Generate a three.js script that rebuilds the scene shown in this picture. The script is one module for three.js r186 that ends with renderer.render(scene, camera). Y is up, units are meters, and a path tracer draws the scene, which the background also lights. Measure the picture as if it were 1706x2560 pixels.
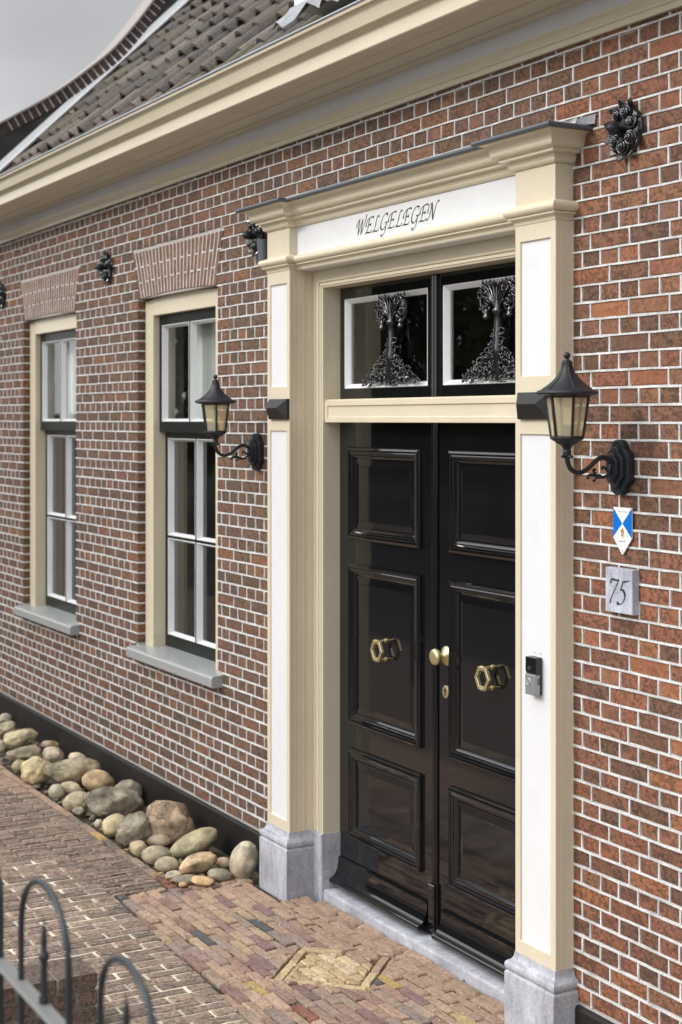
import * as THREE from 'three';
import { mergeGeometries } from 'three/addons/utils/BufferGeometryUtils.js';
import { RoundedBoxGeometry } from 'three/addons/geometries/RoundedBoxGeometry.js';

// ---------------------------------------------------------------- camera, sky, sun, exposure
const scene = new THREE.Scene();
const AX = Math.atan((853 + 1257) / 3800);                       // angle between the lens axis and the wall
const cam = new THREE.PerspectiveCamera(2 * Math.atan(1280 / 3800) * 180 / Math.PI, 1706 / 2560, 0.1, 600);
cam.position.set(0, 0, 3.44);
cam.lookAt(-Math.cos(AX) * 10, 0, 3.44 - Math.sin(AX) * 10);
cam.setViewOffset(1706, 2560, 0, 230, 1706, 2560);               // rising / falling front: verticals stay vertical
cam.focus = 6.1; cam.userData.fStop = 3.2;
scene.add(cam);
const GY = -2.311;                                               // ground level (eye at 0)

let seed = 7;
const rnd = () => { seed = (seed * 1664525 + 1013904223) >>> 0; return seed / 4294967296; };
const rr = (a, b) => a + (b - a) * rnd();
const pick = (a) => a[Math.floor(rnd() * a.length)];
const clamp = (v, a, b) => Math.max(a, Math.min(b, v));
const mix = (a, b, t) => a + (b - a) * t;
const smooth = (a, b, v) => { const t = clamp((v - a) / (b - a), 0, 1); return t * t * (3 - 2 * t); };

function h3(x, y, z) { let h = (x * 374761393 + y * 668265263 + z * 2147483647) | 0; h = Math.imul(h ^ (h >>> 13), 1274126177); h ^= h >>> 16; return (h >>> 0) / 4294967296; }
function vnoise(x, y, p, s) {                                    // tileable value noise, period p cells
  const xi = Math.floor(x), yi = Math.floor(y), fx = x - xi, fy = y - yi;
  const u = fx * fx * (3 - 2 * fx), v = fy * fy * (3 - 2 * fy);
  const m = (a) => ((a % p) + p) % p, x0 = m(xi), x1 = m(xi + 1), y0 = m(yi), y1 = m(yi + 1);
  return mix(mix(h3(x0, y0, s), h3(x1, y0, s), u), mix(h3(x0, y1, s), h3(x1, y1, s), u), v);
}
function fbm(x, y, p, oct, s) { let a = 0, w = 0.5, t = 0; for (let i = 0; i < oct; i++) { a += w * vnoise(x, y, p, s + i * 17); t += w; x *= 2; y *= 2; p *= 2; w *= 0.5; } return a / t; }
function noise3(x, y, z, s) {
  const xi = Math.floor(x), yi = Math.floor(y), zi = Math.floor(z), f = (a) => a * a * (3 - 2 * a);
  const u = f(x - xi), v = f(y - yi), w = f(z - zi), g = (a, b, c) => h3(xi + a + 1000, yi + b + 1000, (zi + c) * 57 + s);
  return mix(mix(mix(g(0, 0, 0), g(1, 0, 0), u), mix(g(0, 1, 0), g(1, 1, 0), u), v), mix(mix(g(0, 0, 1), g(1, 0, 1), u), mix(g(0, 1, 1), g(1, 1, 1), u), v), w) - 0.5;
}

const SUN = new THREE.Vector3(-0.33, 0.66, 1).normalize();
{ // hazy overcast: grey cloud, brighter round the veiled sun
  const W = 1024, H = 512, d = new Float32Array(W * H * 4);
  for (let j = 0; j < H; j++) for (let i = 0; i < W; i++) {
    const th = (j + 0.5) / H * Math.PI - Math.PI / 2, ph = ((i + 0.5) / W - 0.5) * 2 * Math.PI;
    const x = Math.cos(th) * Math.cos(ph), y = Math.sin(th), z = Math.cos(th) * Math.sin(ph);
    const c = clamp(x * SUN.x + y * SUN.y + z * SUN.z, -1, 1), ang = Math.acos(c);
    const k = 1 / (0.25 + Math.abs(y));
    let n = 0, w = 0.5, q = 2.3; for (let o = 0; o < 5; o++) { n += w * noise3(x * k * q + 3.1, y * q * 2, z * k * q + 7.7, 11 + o); w *= 0.5; q *= 2.05; }
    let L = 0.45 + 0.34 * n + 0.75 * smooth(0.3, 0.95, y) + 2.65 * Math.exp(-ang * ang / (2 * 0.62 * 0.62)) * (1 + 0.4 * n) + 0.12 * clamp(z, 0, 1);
    if (y < 0) L *= mix(1, 0.35, clamp(-y * 8, 0, 1));
    const o = (j * W + i) * 4; d[o] = L * 0.985; d[o + 1] = L; d[o + 2] = L * 1.03; d[o + 3] = 1;
  }
  const t = new THREE.DataTexture(d, W, H, THREE.RGBAFormat, THREE.FloatType);
  t.mapping = THREE.EquirectangularReflectionMapping; t.magFilter = THREE.LinearFilter; t.needsUpdate = true;
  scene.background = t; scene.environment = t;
}
const sun = new THREE.DirectionalLight(0xfff5e8, 1.5);
sun.position.copy(SUN).multiplyScalar(40).add(new THREE.Vector3(-6, -1, 0)); sun.target.position.set(-6, -1, 0);
sun.castShadow = true; sun.shadow.radius = 20; sun.shadow.mapSize.set(4096, 4096);
Object.assign(sun.shadow.camera, { left: -12, right: 12, top: 12, bottom: -12, near: 1, far: 90 });
scene.add(sun, sun.target);
const renderer = new THREE.WebGLRenderer({ antialias: true });
renderer.toneMapping = THREE.LinearToneMapping; renderer.toneMappingExposure = 1.0;
renderer.shadowMap.enabled = true;

// ---------------------------------------------------------------- projection helper (only to rank pieces by their size in view)
cam.updateMatrixWorld(true); cam.updateProjectionMatrix();
const VP = new THREE.Matrix4().multiplyMatrices(cam.projectionMatrix, cam.matrixWorldInverse);
const ndc = (x, y, z) => new THREE.Vector3(x, y, z).applyMatrix4(VP);

// ---------------------------------------------------------------- names, labels
const used = {};
function numbered(n) { used[n] = (used[n] || 0) + 1; return used[n] === 1 ? n : n + '_' + String(used[n] - 1).padStart(3, '0'); }
function tag(o, label, category, group) { o.userData.label = label; o.userData.category = category; if (group) o.userData.group = group; return o; }
function thing(name, label, category, pos = [0, 0, 0], group) {
  const o = new THREE.Group(); o.name = numbered(name); o.position.set(...pos); scene.add(o); return tag(o, label, category, group);
}
function grp(name, parent, pos) { const o = new THREE.Group(); o.name = name; if (pos) o.position.set(...pos); parent.add(o); return o; }
function mesh(name, geo, m, parent) {
  const o = new THREE.Mesh(geo, m); o.name = parent === scene ? numbered(name) : name; o.castShadow = o.receiveShadow = true; parent.add(o); return o;
}
const stuff = (o) => { o.userData.kind = 'stuff'; return o; };
const structure = (o) => { o.userData.kind = 'structure'; return o; };

// ---------------------------------------------------------------- geometry helpers
class MB {
  constructor() { this.p = []; this.c = null; }
  tri(a, b, c) { this.p.push(...a, ...b, ...c); return this; }
  quad(a, b, c, d) { return this.tri(a, b, c).tri(a, c, d); }
  box(x0, x1, y0, y1, z0, z1) {
    const v = (x, y, z) => [x, y, z];
    this.quad(v(x0, y0, z1), v(x1, y0, z1), v(x1, y1, z1), v(x0, y1, z1)).quad(v(x1, y0, z0), v(x0, y0, z0), v(x0, y1, z0), v(x1, y1, z0));
    this.quad(v(x0, y0, z0), v(x0, y0, z1), v(x0, y1, z1), v(x0, y1, z0)).quad(v(x1, y0, z1), v(x1, y0, z0), v(x1, y1, z0), v(x1, y1, z1));
    return this.quad(v(x0, y1, z1), v(x1, y1, z1), v(x1, y1, z0), v(x0, y1, z0)).quad(v(x0, y0, z0), v(x1, y0, z0), v(x1, y0, z1), v(x0, y0, z1));
  }
  // chamfered box
  cbox(x0, x1, y0, y1, z0, z1, c = 0.003) {
    const L = (ins, z) => [[x0 + ins, y0 + ins, z], [x1 - ins, y0 + ins, z], [x1 - ins, y1 - ins, z], [x0 + ins, y1 - ins, z]];
    const R = [L(c, z0), L(0, z0 + c), L(0, z1 - c), L(c, z1)];
    for (let k = 0; k < 3; k++) for (let i = 0; i < 4; i++) this.quad(R[k][i], R[k][(i + 1) % 4], R[k + 1][(i + 1) % 4], R[k + 1][i]);
    this.quad(...R[3]); return this.quad(R[0][3], R[0][2], R[0][1], R[0][0]);
  }
  // rings of a rectangle in the xy plane: profile = [inset, z] pairs
  rect(x0, x1, y0, y1, prof, cap = false, sides = [1, 1, 1, 1]) {
    const L = ([i, z]) => [[x0 + i, y0 + i, z], [x1 - i, y0 + i, z], [x1 - i, y1 - i, z], [x0 + i, y1 - i, z]];
    for (let k = 0; k + 1 < prof.length; k++) { const A = L(prof[k]), B = L(prof[k + 1]); for (let i = 0; i < 4; i++) if (sides[i]) this.quad(A[i], A[(i + 1) % 4], B[(i + 1) % 4], B[i]); }
    if (cap) this.quad(...L(prof[prof.length - 1])); return this;
  }
  // profile [out, y] swept along a plan path [x, z] (outside on the right-hand side when walking), mitred
  plan(path, prof) {
    const n = path.length, pts = [];
    for (let i = 0; i < n; i++) {
      const nr = (a, b) => { const dx = b[0] - a[0], dz = b[1] - a[1], l = Math.hypot(dx, dz); return [-dz / l, dx / l]; };
      const n0 = i ? nr(path[i - 1], path[i]) : nr(path[0], path[1]), n1 = i < n - 1 ? nr(path[i], path[i + 1]) : n0;
      let m = [n0[0] + n1[0], n0[1] + n1[1]]; const l = Math.hypot(...m) || 1; m = [m[0] / l, m[1] / l];
      const s = 1 / Math.max(0.3, m[0] * n0[0] + m[1] * n0[1]);
      pts.push(prof.map(([o, y]) => [path[i][0] + m[0] * o * s, y, path[i][1] + m[1] * o * s]));
    }
    for (let i = 0; i + 1 < n; i++) for (let k = 0; k + 1 < prof.length; k++) this.quad(pts[i][k], pts[i + 1][k], pts[i + 1][k + 1], pts[i][k + 1]);
    return this;
  }
  // closed polygon [z, y] run along x
  alongX(poly, x0, x1, caps = true) {
    const n = poly.length;
    for (let i = 0; i < n; i++) { const a = poly[i], b = poly[(i + 1) % n]; this.quad([x0, a[1], a[0]], [x1, a[1], a[0]], [x1, b[1], b[0]], [x0, b[1], b[0]]); }
    if (caps) for (const x of [x0, x1]) { const f = THREE.ShapeUtils.triangulateShape(poly.map((q) => new THREE.Vector2(q[0], q[1])), []); for (const t of f) this.tri(...t.map((k) => [x, poly[k][1], poly[k][0]])); }
    return this;
  }
  geo(scale = 1, ox = 0, oy = 0) { const g = new THREE.BufferGeometry(); g.setAttribute('position', new THREE.Float32BufferAttribute(this.p, 3)); g.computeVertexNormals(); return boxUV(g, scale, ox, oy); }
}
function boxUV(g, s = 1, ox = 0, oy = 0) {
  const p = g.attributes.position, n = g.attributes.normal, uv = new Float32Array(p.count * 2);
  for (let i = 0; i < p.count; i++) {
    const ax = Math.abs(n.getX(i)), ay = Math.abs(n.getY(i)), az = Math.abs(n.getZ(i));
    let u = p.getX(i), v = p.getY(i); if (ax > ay && ax > az) { u = p.getZ(i); } else if (ay > az) { v = p.getZ(i); }
    uv[2 * i] = u * s + ox; uv[2 * i + 1] = v * s + oy;
  }
  g.setAttribute('uv', new THREE.BufferAttribute(uv, 2)); return g;
}
const clean = (g) => { g = g.index ? g.toNonIndexed() : g; for (const k of Object.keys(g.attributes)) if (!['position', 'normal', 'uv'].includes(k)) g.deleteAttribute(k); return g; };
const merge = (l) => mergeGeometries(l.map(clean));
const V = (x, y, z) => new THREE.Vector3(x, y, z);
function tube(pts, r, seg = 24, rad = 8) { return new THREE.TubeGeometry(new THREE.CatmullRomCurve3(pts.map((p) => V(...p))), seg, r, rad, false); }
function lathe(pts, seg = 24) { return new THREE.LatheGeometry(pts.map((p) => new THREE.Vector2(p[0], p[1])), seg); }
const at = (g, x, y, z) => g.translate(x, y, z);

// ---------------------------------------------------------------- textures & materials
function dataTex(n, fn, srgb) {
  const d = new Uint8Array(n * n * 4);
  for (let j = 0; j < n; j++) for (let i = 0; i < n; i++) { const c = fn(i / n, j / n), o = (j * n + i) * 4; for (let k = 0; k < 3; k++) d[o + k] = clamp(Math.round((c.length ? c[k] : c) * 255), 0, 255); d[o + 3] = 255; }
  const t = new THREE.DataTexture(d, n, n); t.wrapS = t.wrapT = THREE.RepeatWrapping; t.magFilter = THREE.LinearFilter; t.minFilter = THREE.LinearMipmapLinearFilter; t.generateMipmaps = true;
  if (srgb) t.colorSpace = THREE.SRGBColorSpace; t.needsUpdate = true; return t;
}
const TB = 0.62;                                                 // metres covered by the brick textures
const mottle = (u, v) => {                                       // dark clinker crust over a lighter body
  const warp = (fbm(u * 14, v * 14, 14, 3, 90) - 0.5) * 0.07;
  const a = fbm((u + warp) * 58, (v - warp) * 58, 58, 4, 3), b = fbm(u * 10, v * 10, 10, 3, 41), f = fbm(u * 190, v * 190, 190, 2, 77);
  const crust = smooth(0.44, 0.64, a + (b - 0.5) * 0.5 + (f - 0.5) * 0.16);
  return [crust, b, f];
};
const brickMapA = dataTex(1024, (u, v) => {
  const [k, b, f] = mottle(u, v), g = fbm(u * 80, v * 80, 80, 3, 62), st = fbm(u * 22, v * 70, 22, 3, 63);
  const L = (0.98 + 0.22 * (b - 0.5) + 0.30 * (f - 0.5) + 0.35 * (g - 0.5) + 0.2 * (st - 0.5)), d = mix(1, 0.72, k), w = vnoise(u * 240, v * 240, 240, 5) > 0.985 && b > 0.52 ? 0.3 : 0;
  return [L * d + w, L * mix(1, 0.75, k) + w, L * mix(1, 0.755, k) + w];
}, true);
const brickMapB = dataTex(1024, (u, v) => {
  const [k, b, f] = mottle(u + 0.37, v + 0.11), g = fbm(u * 60, v * 60, 60, 3, 61), st = fbm(u * 12, v * 50, 12, 3, 64);
  const L = mix(0.98, 0.86, k * smooth(0.4, 0.6, b)) * (0.96 + 0.34 * (b - 0.5) + 0.26 * (f - 0.5) + 0.3 * (g - 0.5) + 0.15 * (st - 0.5)); return [L, L * mix(1, 0.985, g), L * mix(1.0, 0.96, g)];
}, true);
const brickBump = dataTex(1024, (u, v) => { const [k, b, f] = mottle(u, v); return 0.5 + 0.28 * (k - 0.5) + 0.35 * (f - 0.5) + 0.3 * (b - 0.5); });
const stoneMap = dataTex(512, (u, v) => { const a = fbm(u * 6, v * 6, 6, 5, 8), f = fbm(u * 120, v * 120, 120, 2, 9), s = fbm(u * 50, v * 14, 14, 2, 31); const L = 0.82 + 0.3 * (a - 0.5) + 0.16 * (f - 0.5) + 0.12 * (s - 0.5); return [L, L, L * 1.01]; }, true);
const rockMap = dataTex(1024, (u, v) => { const a = fbm(u * 5, v * 5, 5, 6, 21), b = fbm(u * 11 + a, v * 3, 3, 4, 22), f = fbm(u * 150, v * 150, 150, 2, 23); const L = 0.80 + 0.75 * (a - 0.5) + 0.35 * (b - 0.5) + 0.28 * (f - 0.5); return [L, L * mix(1.02, 0.94, b), L * mix(1.0, 0.84, b)]; }, true);
const rockBump = dataTex(512, (u, v) => 0.5 + 0.7 * (fbm(u * 12, v * 12, 12, 5, 24) - 0.5) + 0.2 * (fbm(u * 90, v * 90, 90, 2, 25) - 0.5));
const paintBump = dataTex(512, (u, v) => 0.5 + 0.5 * (fbm(u * 10, v * 60, 10, 3, 51) - 0.5) + 0.3 * (fbm(u * 20, v * 20, 20, 3, 52) - 0.5));
const dirtMap = dataTex(512, (u, v) => { const a = fbm(u * 5, v * 5, 5, 5, 71), f = fbm(u * 70, v * 70, 70, 2, 72); const L = 0.965 + 0.05 * (a - 0.5) + 0.02 * (f - 0.5); return [L, L * 0.998, L * 0.993]; }, true);
const rep = (t, x, y = x) => { const c = t.clone(); c.repeat.set(x, y); c.needsUpdate = true; return c; };

const rgb = (r, g, b) => new THREE.Color().setRGB(r, g, b);
const std = (o) => new THREE.MeshStandardMaterial(o), phy = (o) => new THREE.MeshPhysicalMaterial(o);
const M = {
  cream: phy({ color: rgb(0.73, 0.655, 0.50), map: dirtMap, roughness: 0.34, bumpMap: paintBump, bumpScale: 0.0004, clearcoat: 0.25, clearcoatRoughness: 0.2 }),
  white: phy({ color: rgb(0.785, 0.80, 0.825), map: dirtMap, roughness: 0.42, bumpMap: paintBump, bumpScale: 0.0003 }),
  black: phy({ color: rgb(0.006, 0.006, 0.0075), roughness: 0.07, ior: 1.66, bumpMap: paintBump, bumpScale: 0.00007 }),
  sashBlack: phy({ color: rgb(0.007, 0.010, 0.007), roughness: 0.28, ior: 1.35 }),
  iron: std({ color: rgb(0.012, 0.013, 0.019), roughness: 0.48, bumpMap: paintBump, bumpScale: 0.0004 }),
  ironGloss: phy({ color: rgb(0.008, 0.008, 0.010), roughness: 0.16, ior: 1.8 }),
  stone: std({ color: rgb(0.60, 0.615, 0.66), map: stoneMap, roughness: 0.75, bumpMap: stoneMap, bumpScale: 0.0012 }),
  sill: phy({ color: rgb(0.36, 0.38, 0.385), map: dirtMap, roughness: 0.3, clearcoat: 0.3, clearcoatRoughness: 0.15 }),
  lead: std({ color: rgb(0.13, 0.145, 0.165), roughness: 0.5, metalness: 0.35, map: dirtMap }),
  leadPale: std({ color: rgb(0.34, 0.35, 0.37), roughness: 0.55, metalness: 0.2, map: stoneMap }),
  brass: std({ color: rgb(0.66, 0.55, 0.31), roughness: 0.36, metalness: 0.8 }),
  brassDark: std({ color: rgb(0.12, 0.09, 0.045), roughness: 0.4, metalness: 0.8 }),
  joint: std({ color: rgb(0.9, 0.885, 0.85), roughness: 0.9, map: rep(stoneMap, 3), bumpMap: rep(stoneMap, 3), bumpScale: 0.001 }),
  mortar: std({ color: rgb(0.46, 0.43, 0.40), roughness: 0.95 }),
  tar: std({ color: rgb(0.017, 0.014, 0.0135), roughness: 0.55, map: rockMap, bumpMap: rockBump, bumpScale: 0.002 }),
  glass: phy({ color: rgb(0.97, 0.985, 0.98), roughness: 0.0, transmission: 1, thickness: 0, ior: 1.9 }),
  room: std({ color: rgb(0.15, 0.14, 0.12), roughness: 0.9 }),
  curtain: phy({ color: rgb(0.82, 0.86, 0.82), roughness: 0.95, transmission: 0.3, thickness: 0, side: THREE.DoubleSide }),
  ink: std({ color: rgb(0.010, 0.014, 0.010), roughness: 0.5 }),
};
const srgb = (h) => new THREE.Color(h);
const brickMats = {};
function brickMat(hex, mottled, gain = 0.98) {
  const k = hex + mottled; if (!brickMats[k]) brickMats[k] = std({ color: srgb(hex).multiplyScalar(gain), map: mottled ? brickMapA : brickMapB, roughness: 0.88, bumpMap: brickBump, bumpScale: mottled ? 0.0035 : 0.0018 });
  return brickMats[k];
}

// ---------------------------------------------------------------- GROUND
const HOUSE_X0 = -12.2, HOUSE_X1 = -1.4;
{
  const g = new MB(); g.quad([-90, GY - 0.03, 90], [60, GY - 0.03, 90], [60, GY - 0.03, -60], [-90, GY - 0.03, -60]);
  structure(mesh('ground', g.geo(1.2), std({ color: rgb(0.17, 0.13, 0.105), map: brickMapB, roughness: 0.95 }), scene));
  const rd = new MB(); rd.quad([-90, GY - 0.022, 40], [60, GY - 0.022, 40], [60, GY - 0.022, 4.6], [-90, GY - 0.022, 4.6]); structure(mesh('road', rd.geo(0.8), std({ color: rgb(0.045, 0.045, 0.047), map: rockMap, roughness: 0.95 }), scene));
}

// ---------------------------------------------------------------- HOUSE
const house = thing('brick_house', 'red brown brick house with white joints, cream trim, black double doors and tiled roof', 'house');

// --- wall -----------------------------------------------------------------------------------------
const H = 0.062, HW = 0.1045, SW = 0.209, Y0 = 0.052;             // course height, header and stretcher pitch, level of a bed joint
const WB = -2.128, WT = 1.392;
const WIN = [0, -2.318];                                          // window offsets along x
const OPX0 = -8.766, OPX1 = -7.586, OPY0 = -1.46, OPY1 = 0.737;
{
  const s = new THREE.Shape(); s.moveTo(HOUSE_X0, GY - 0.2); s.lineTo(HOUSE_X1, GY - 0.2); s.lineTo(HOUSE_X1, WT + 0.2); s.lineTo(HOUSE_X0, WT + 0.2); s.closePath();
  const hole = (a, b, c, d) => { const h = new THREE.Path(); h.moveTo(a, c); h.lineTo(a, d); h.lineTo(b, d); h.lineTo(b, c); h.closePath(); s.holes.push(h); };
  for (const o of WIN) hole(OPX0 + o - 0.004, OPX1 + o + 0.004, OPY0, OPY1 + 0.004);
  hole(-6.60, -4.655, GY - 0.1, 0.86);
  const g = new THREE.ExtrudeGeometry(s, { depth: 0.3, bevelEnabled: false }); g.translate(0, 0, -0.306);
  var wall = mesh('wall', boxUV(clean(g), 1), M.mortar, house);
}
const archX = (y, o) => { const t = clamp((y - 0.737) / (1.03 - 0.737), 0, 1); return [mix(-8.742, -8.862, t) + o, mix(-7.600, -7.502, t) + o]; };
function gaps(y0, y1) {                                           // x intervals without ordinary bricks in a course
  const g = [], ym = (y0 + y1) / 2;
  for (const o of WIN) {
    if (ym > OPY0 + 0.02 && ym < OPY1) g.push(ym < -1.385 ? [-8.80 + o, -7.52 + o] : [OPX0 + o, OPX1 + o]);
    else if (ym >= OPY1 && ym < 1.035) g.push(archX(ym, o));
  }
  if (ym < 0.93) g.push([-6.78, -4.449]);
  else if (ym < 1.05) g.push([-6.79, -4.44]);
  return g.sort((a, b) => a[0] - b[0]);
}
function brickGeo(w, h, d, ox, oy, rough = 1) {                   // one brick, worn edges
  const j = () => rr(-0.0019, 0.0017) * rough, pts = [];
  const c = 0.004 * rough, X = w / 2, Y = h / 2;
  const base = [[-X + c, -Y], [0, -Y], [X - c, -Y], [X, -Y + c], [X, Y - c], [X - c, Y], [0, Y], [-X + c, Y], [-X, Y - c], [-X, -Y + c]];
  for (const b of base) pts.push([b[0] + j(), b[1] + j()]);
  const m = new MB(), n = pts.length, zf = [];
  const A = pts.map((p) => { const l = Math.hypot(...p); zf.push(rr(-0.0012, 0.0006) * rough); return [p[0] * (1 - 0.0028 / Math.abs(p[0] || 1)), p[1] - Math.sign(p[1]) * 0.0026, zf[zf.length - 1]]; });
  for (let i = 0; i < n; i++) {
    const k = (i + 1) % n, B = (q) => [pts[q][0], pts[q][1], -0.0034], C = (q) => [pts[q][0], pts[q][1], -d];
    m.tri([0.1 * X, 0, 0.0004], A[i], A[k]); m.quad(B(i), B(k), A[k], A[i]); m.quad(C(i), C(k), B(k), B(i));
  }
  return m.geo(1 / TB, ox, oy);
}
const SV = [], HV = []; for (let i = 0; i < 14; i++) { SV.push(brickGeo(SW - 0.0105, H - 0.0105, 0.06, rnd(), rnd())); HV.push(brickGeo(HW - 0.0105, H - 0.0105, 0.06, rnd(), rnd())); }
const bricks = [];                                                // {x,y,w,kind}
const jointMB = new MB();
function hJoint(xa, xb, y) {                                      // one bed joint: a raised, slightly wavering ribbon of white mortar
  const n = Math.max(1, Math.round((xb - xa) / 0.055)), w = 0.0047; let prev;
  for (let i = 0; i <= n; i++) {
    const x = mix(xa, xb, i / n), yy = y + (fbm(x * 3 + 50, y * 40 + 50, 9999, 2, 5) - 0.5) * 0.005, a = w + rr(-0.0010, 0.0009), b = w + rr(-0.0010, 0.0009), z = 0.0028 + rr(-0.0006, 0.0006);
    const c = [[x, yy - b, -0.006], [x, yy - b + 0.0012, z], [x, yy + a - 0.0012, z], [x, yy + a, -0.006]];
    if (prev) for (let k = 0; k < 3; k++) jointMB.quad(prev[k], c[k], c[k + 1], prev[k + 1]);
    prev = c;
  }
}
function vJoint(x, ya, yb) {
  const w = 0.0046; let prev;
  for (let i = 0; i <= 2; i++) {
    const y = mix(ya, yb, i / 2), xx = x + rr(-0.0008, 0.0008), a = w + rr(-0.0008, 0.0006), z = 0.0016 + rr(-0.0006, 0.0005);
    const c = [[xx - a, y, -0.006], [xx - a + 0.001, y, z], [xx + a - 0.001, y, z], [xx + a, y, -0.006]];
    if (prev) for (let k = 0; k < 3; k++) jointMB.quad(prev[k], prev[k + 1], c[k + 1], c[k]);
    prev = c;
  }
}
for (let k = -36; k < 22; k++) {
  const yb = Y0 + k * H, yt = yb + H; if (yt < WB + 0.02 || yb > WT) continue;
  const stretcher = ((k % 2) + 2) % 2 === 0 ? false : true;       // course between idx 13 and 14 (k=-1) holds stretchers
  const pitch = stretcher ? SW : HW, ph = stretcher ? (((k + 1) / 2) % 2 ? 0.1045 : 0) + 0.052 : 0;
  let segs = [[HOUSE_X0, HOUSE_X1]];
  for (const [a, b] of gaps(Math.max(yb, WB), yt)) { const s = segs.pop(); if (a > s[0] + 0.01) segs.push([s[0], a]); segs.push([Math.max(b, s[0]), s[1]]); }
  for (const [a, b] of segs) {
    const cuts = [a]; let x = Math.floor((a + 4.29) / pitch) * pitch - 4.29 + ph;
    while (x > a) x -= pitch; for (; x < b; x += pitch) if (x > a + 0.035 && x < b - 0.035) cuts.push(x + rr(-0.004, 0.004));
    cuts.push(b);
    for (let i = 0; i + 1 < cuts.length; i++) {
      bricks.push({ x0: cuts[i] + (i ? 0.0052 : 0.001), x1: cuts[i + 1] - (i + 2 < cuts.length ? 0.0052 : 0.001), y: (yb + yt) / 2 + rr(-0.0012, 0.0012) });
      if (i) vJoint(cuts[i], yb + 0.0035, yt - 0.0035);
    }
    hJoint(a, b, yt); 
    // white joint turning into the window jamb
    for (const o of WIN) for (const [e, s] of [[OPX0 + o, 1], [OPX1 + o, -1]]) if (Math.abs((s > 0 ? b : a) - e) < 0.002 && yt < OPY1) jointMB.box(e - 0.003, e + 0.003, yt - 0.004, yt + 0.004, -0.05, 0.002);
  }
}
const TONES = ['#7f5a48', '#865e49', '#8d634d', '#72553f', '#664e40', '#95684e', '#7b5a49', '#8a6452', '#6d5344', '#9b6d50'];
const REDS = ['#97614a', '#a1674a', '#8d5b46', '#ab714b', '#7f5846', '#966450', '#6f5343'];
function tone(x, y) {
  const right = x > -4.5, low = smooth(0.5, -0.9, y) * (right ? 1 : 0.25);
  const t = rnd() < 0.25 + 0.5 * low ? pick(REDS) : pick(TONES.slice(0, right ? 10 : 9));
  return right ? '#' + srgb(t).lerp(srgb('#875b46'), 0.28).getHexString() : '#' + srgb(t).lerp(srgb('#7a6252'), 0.5).getHexString();
}
bricks.forEach((b) => {
  b.cx = (b.x0 + b.x1) / 2; b.w = b.x1 - b.x0;
  const p = ndc(b.x0, b.y - H / 2, 0), q = ndc(b.x1, b.y + H / 2, 0);
  b.view = p.z < 1 && q.x > -1.02 && p.x < 1.02 && q.y > -1.02 && p.y < 1.02 && b.cx < -3.7;
  b.area = b.view ? (q.x - p.x) * (q.y - p.y) : 0;
});
const ranked = bricks.filter((b) => b.view).sort((a, b) => b.area - a.area); const single = new Set(ranked.slice(0, 300));
const rest = [];
function colored(g, c) { const n = g.attributes.position.count, a = new Float32Array(n * 3); for (let i = 0; i < n; i++) { a[3 * i] = c.r; a[3 * i + 1] = c.g; a[3 * i + 2] = c.b; } g.setAttribute('color', new THREE.BufferAttribute(a, 3)); return g; }
for (const b of bricks) {
  const big = b.w > 0.13, base = big ? SW - 0.0105 : HW - 0.0105, g = pick(big ? SV : HV), z = rr(-0.0022, 0.0012), hex = tone(b.cx, b.y), rz = rr(-0.006, 0.006), mot = rnd() < 0.72;
  const dark = b.y > 1.29 ? 1.05 : 1.28;
  if (single.has(b)) { const m = mesh('brick', g, brickMat(hex, mot), wall); m.position.set(b.cx, b.y, z); m.scale.x = b.w / base; m.rotation.z = rz; }
  else { const q = g.clone(); q.scale(b.w / base, 1, 1).rotateZ(rz).translate(b.cx, b.y, z); rest.push(colored(q, srgb(hex).multiplyScalar(0.86))); }
}
stuff(mesh('brick_field', mergeGeometries(rest), std({ color: 0xffffff, vertexColors: true, map: brickMapA, roughness: 0.88, bumpMap: brickBump, bumpScale: 0.003 }), wall));
stuff(mesh('mortar_joint', jointMB.geo(1), M.joint, wall));

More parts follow.
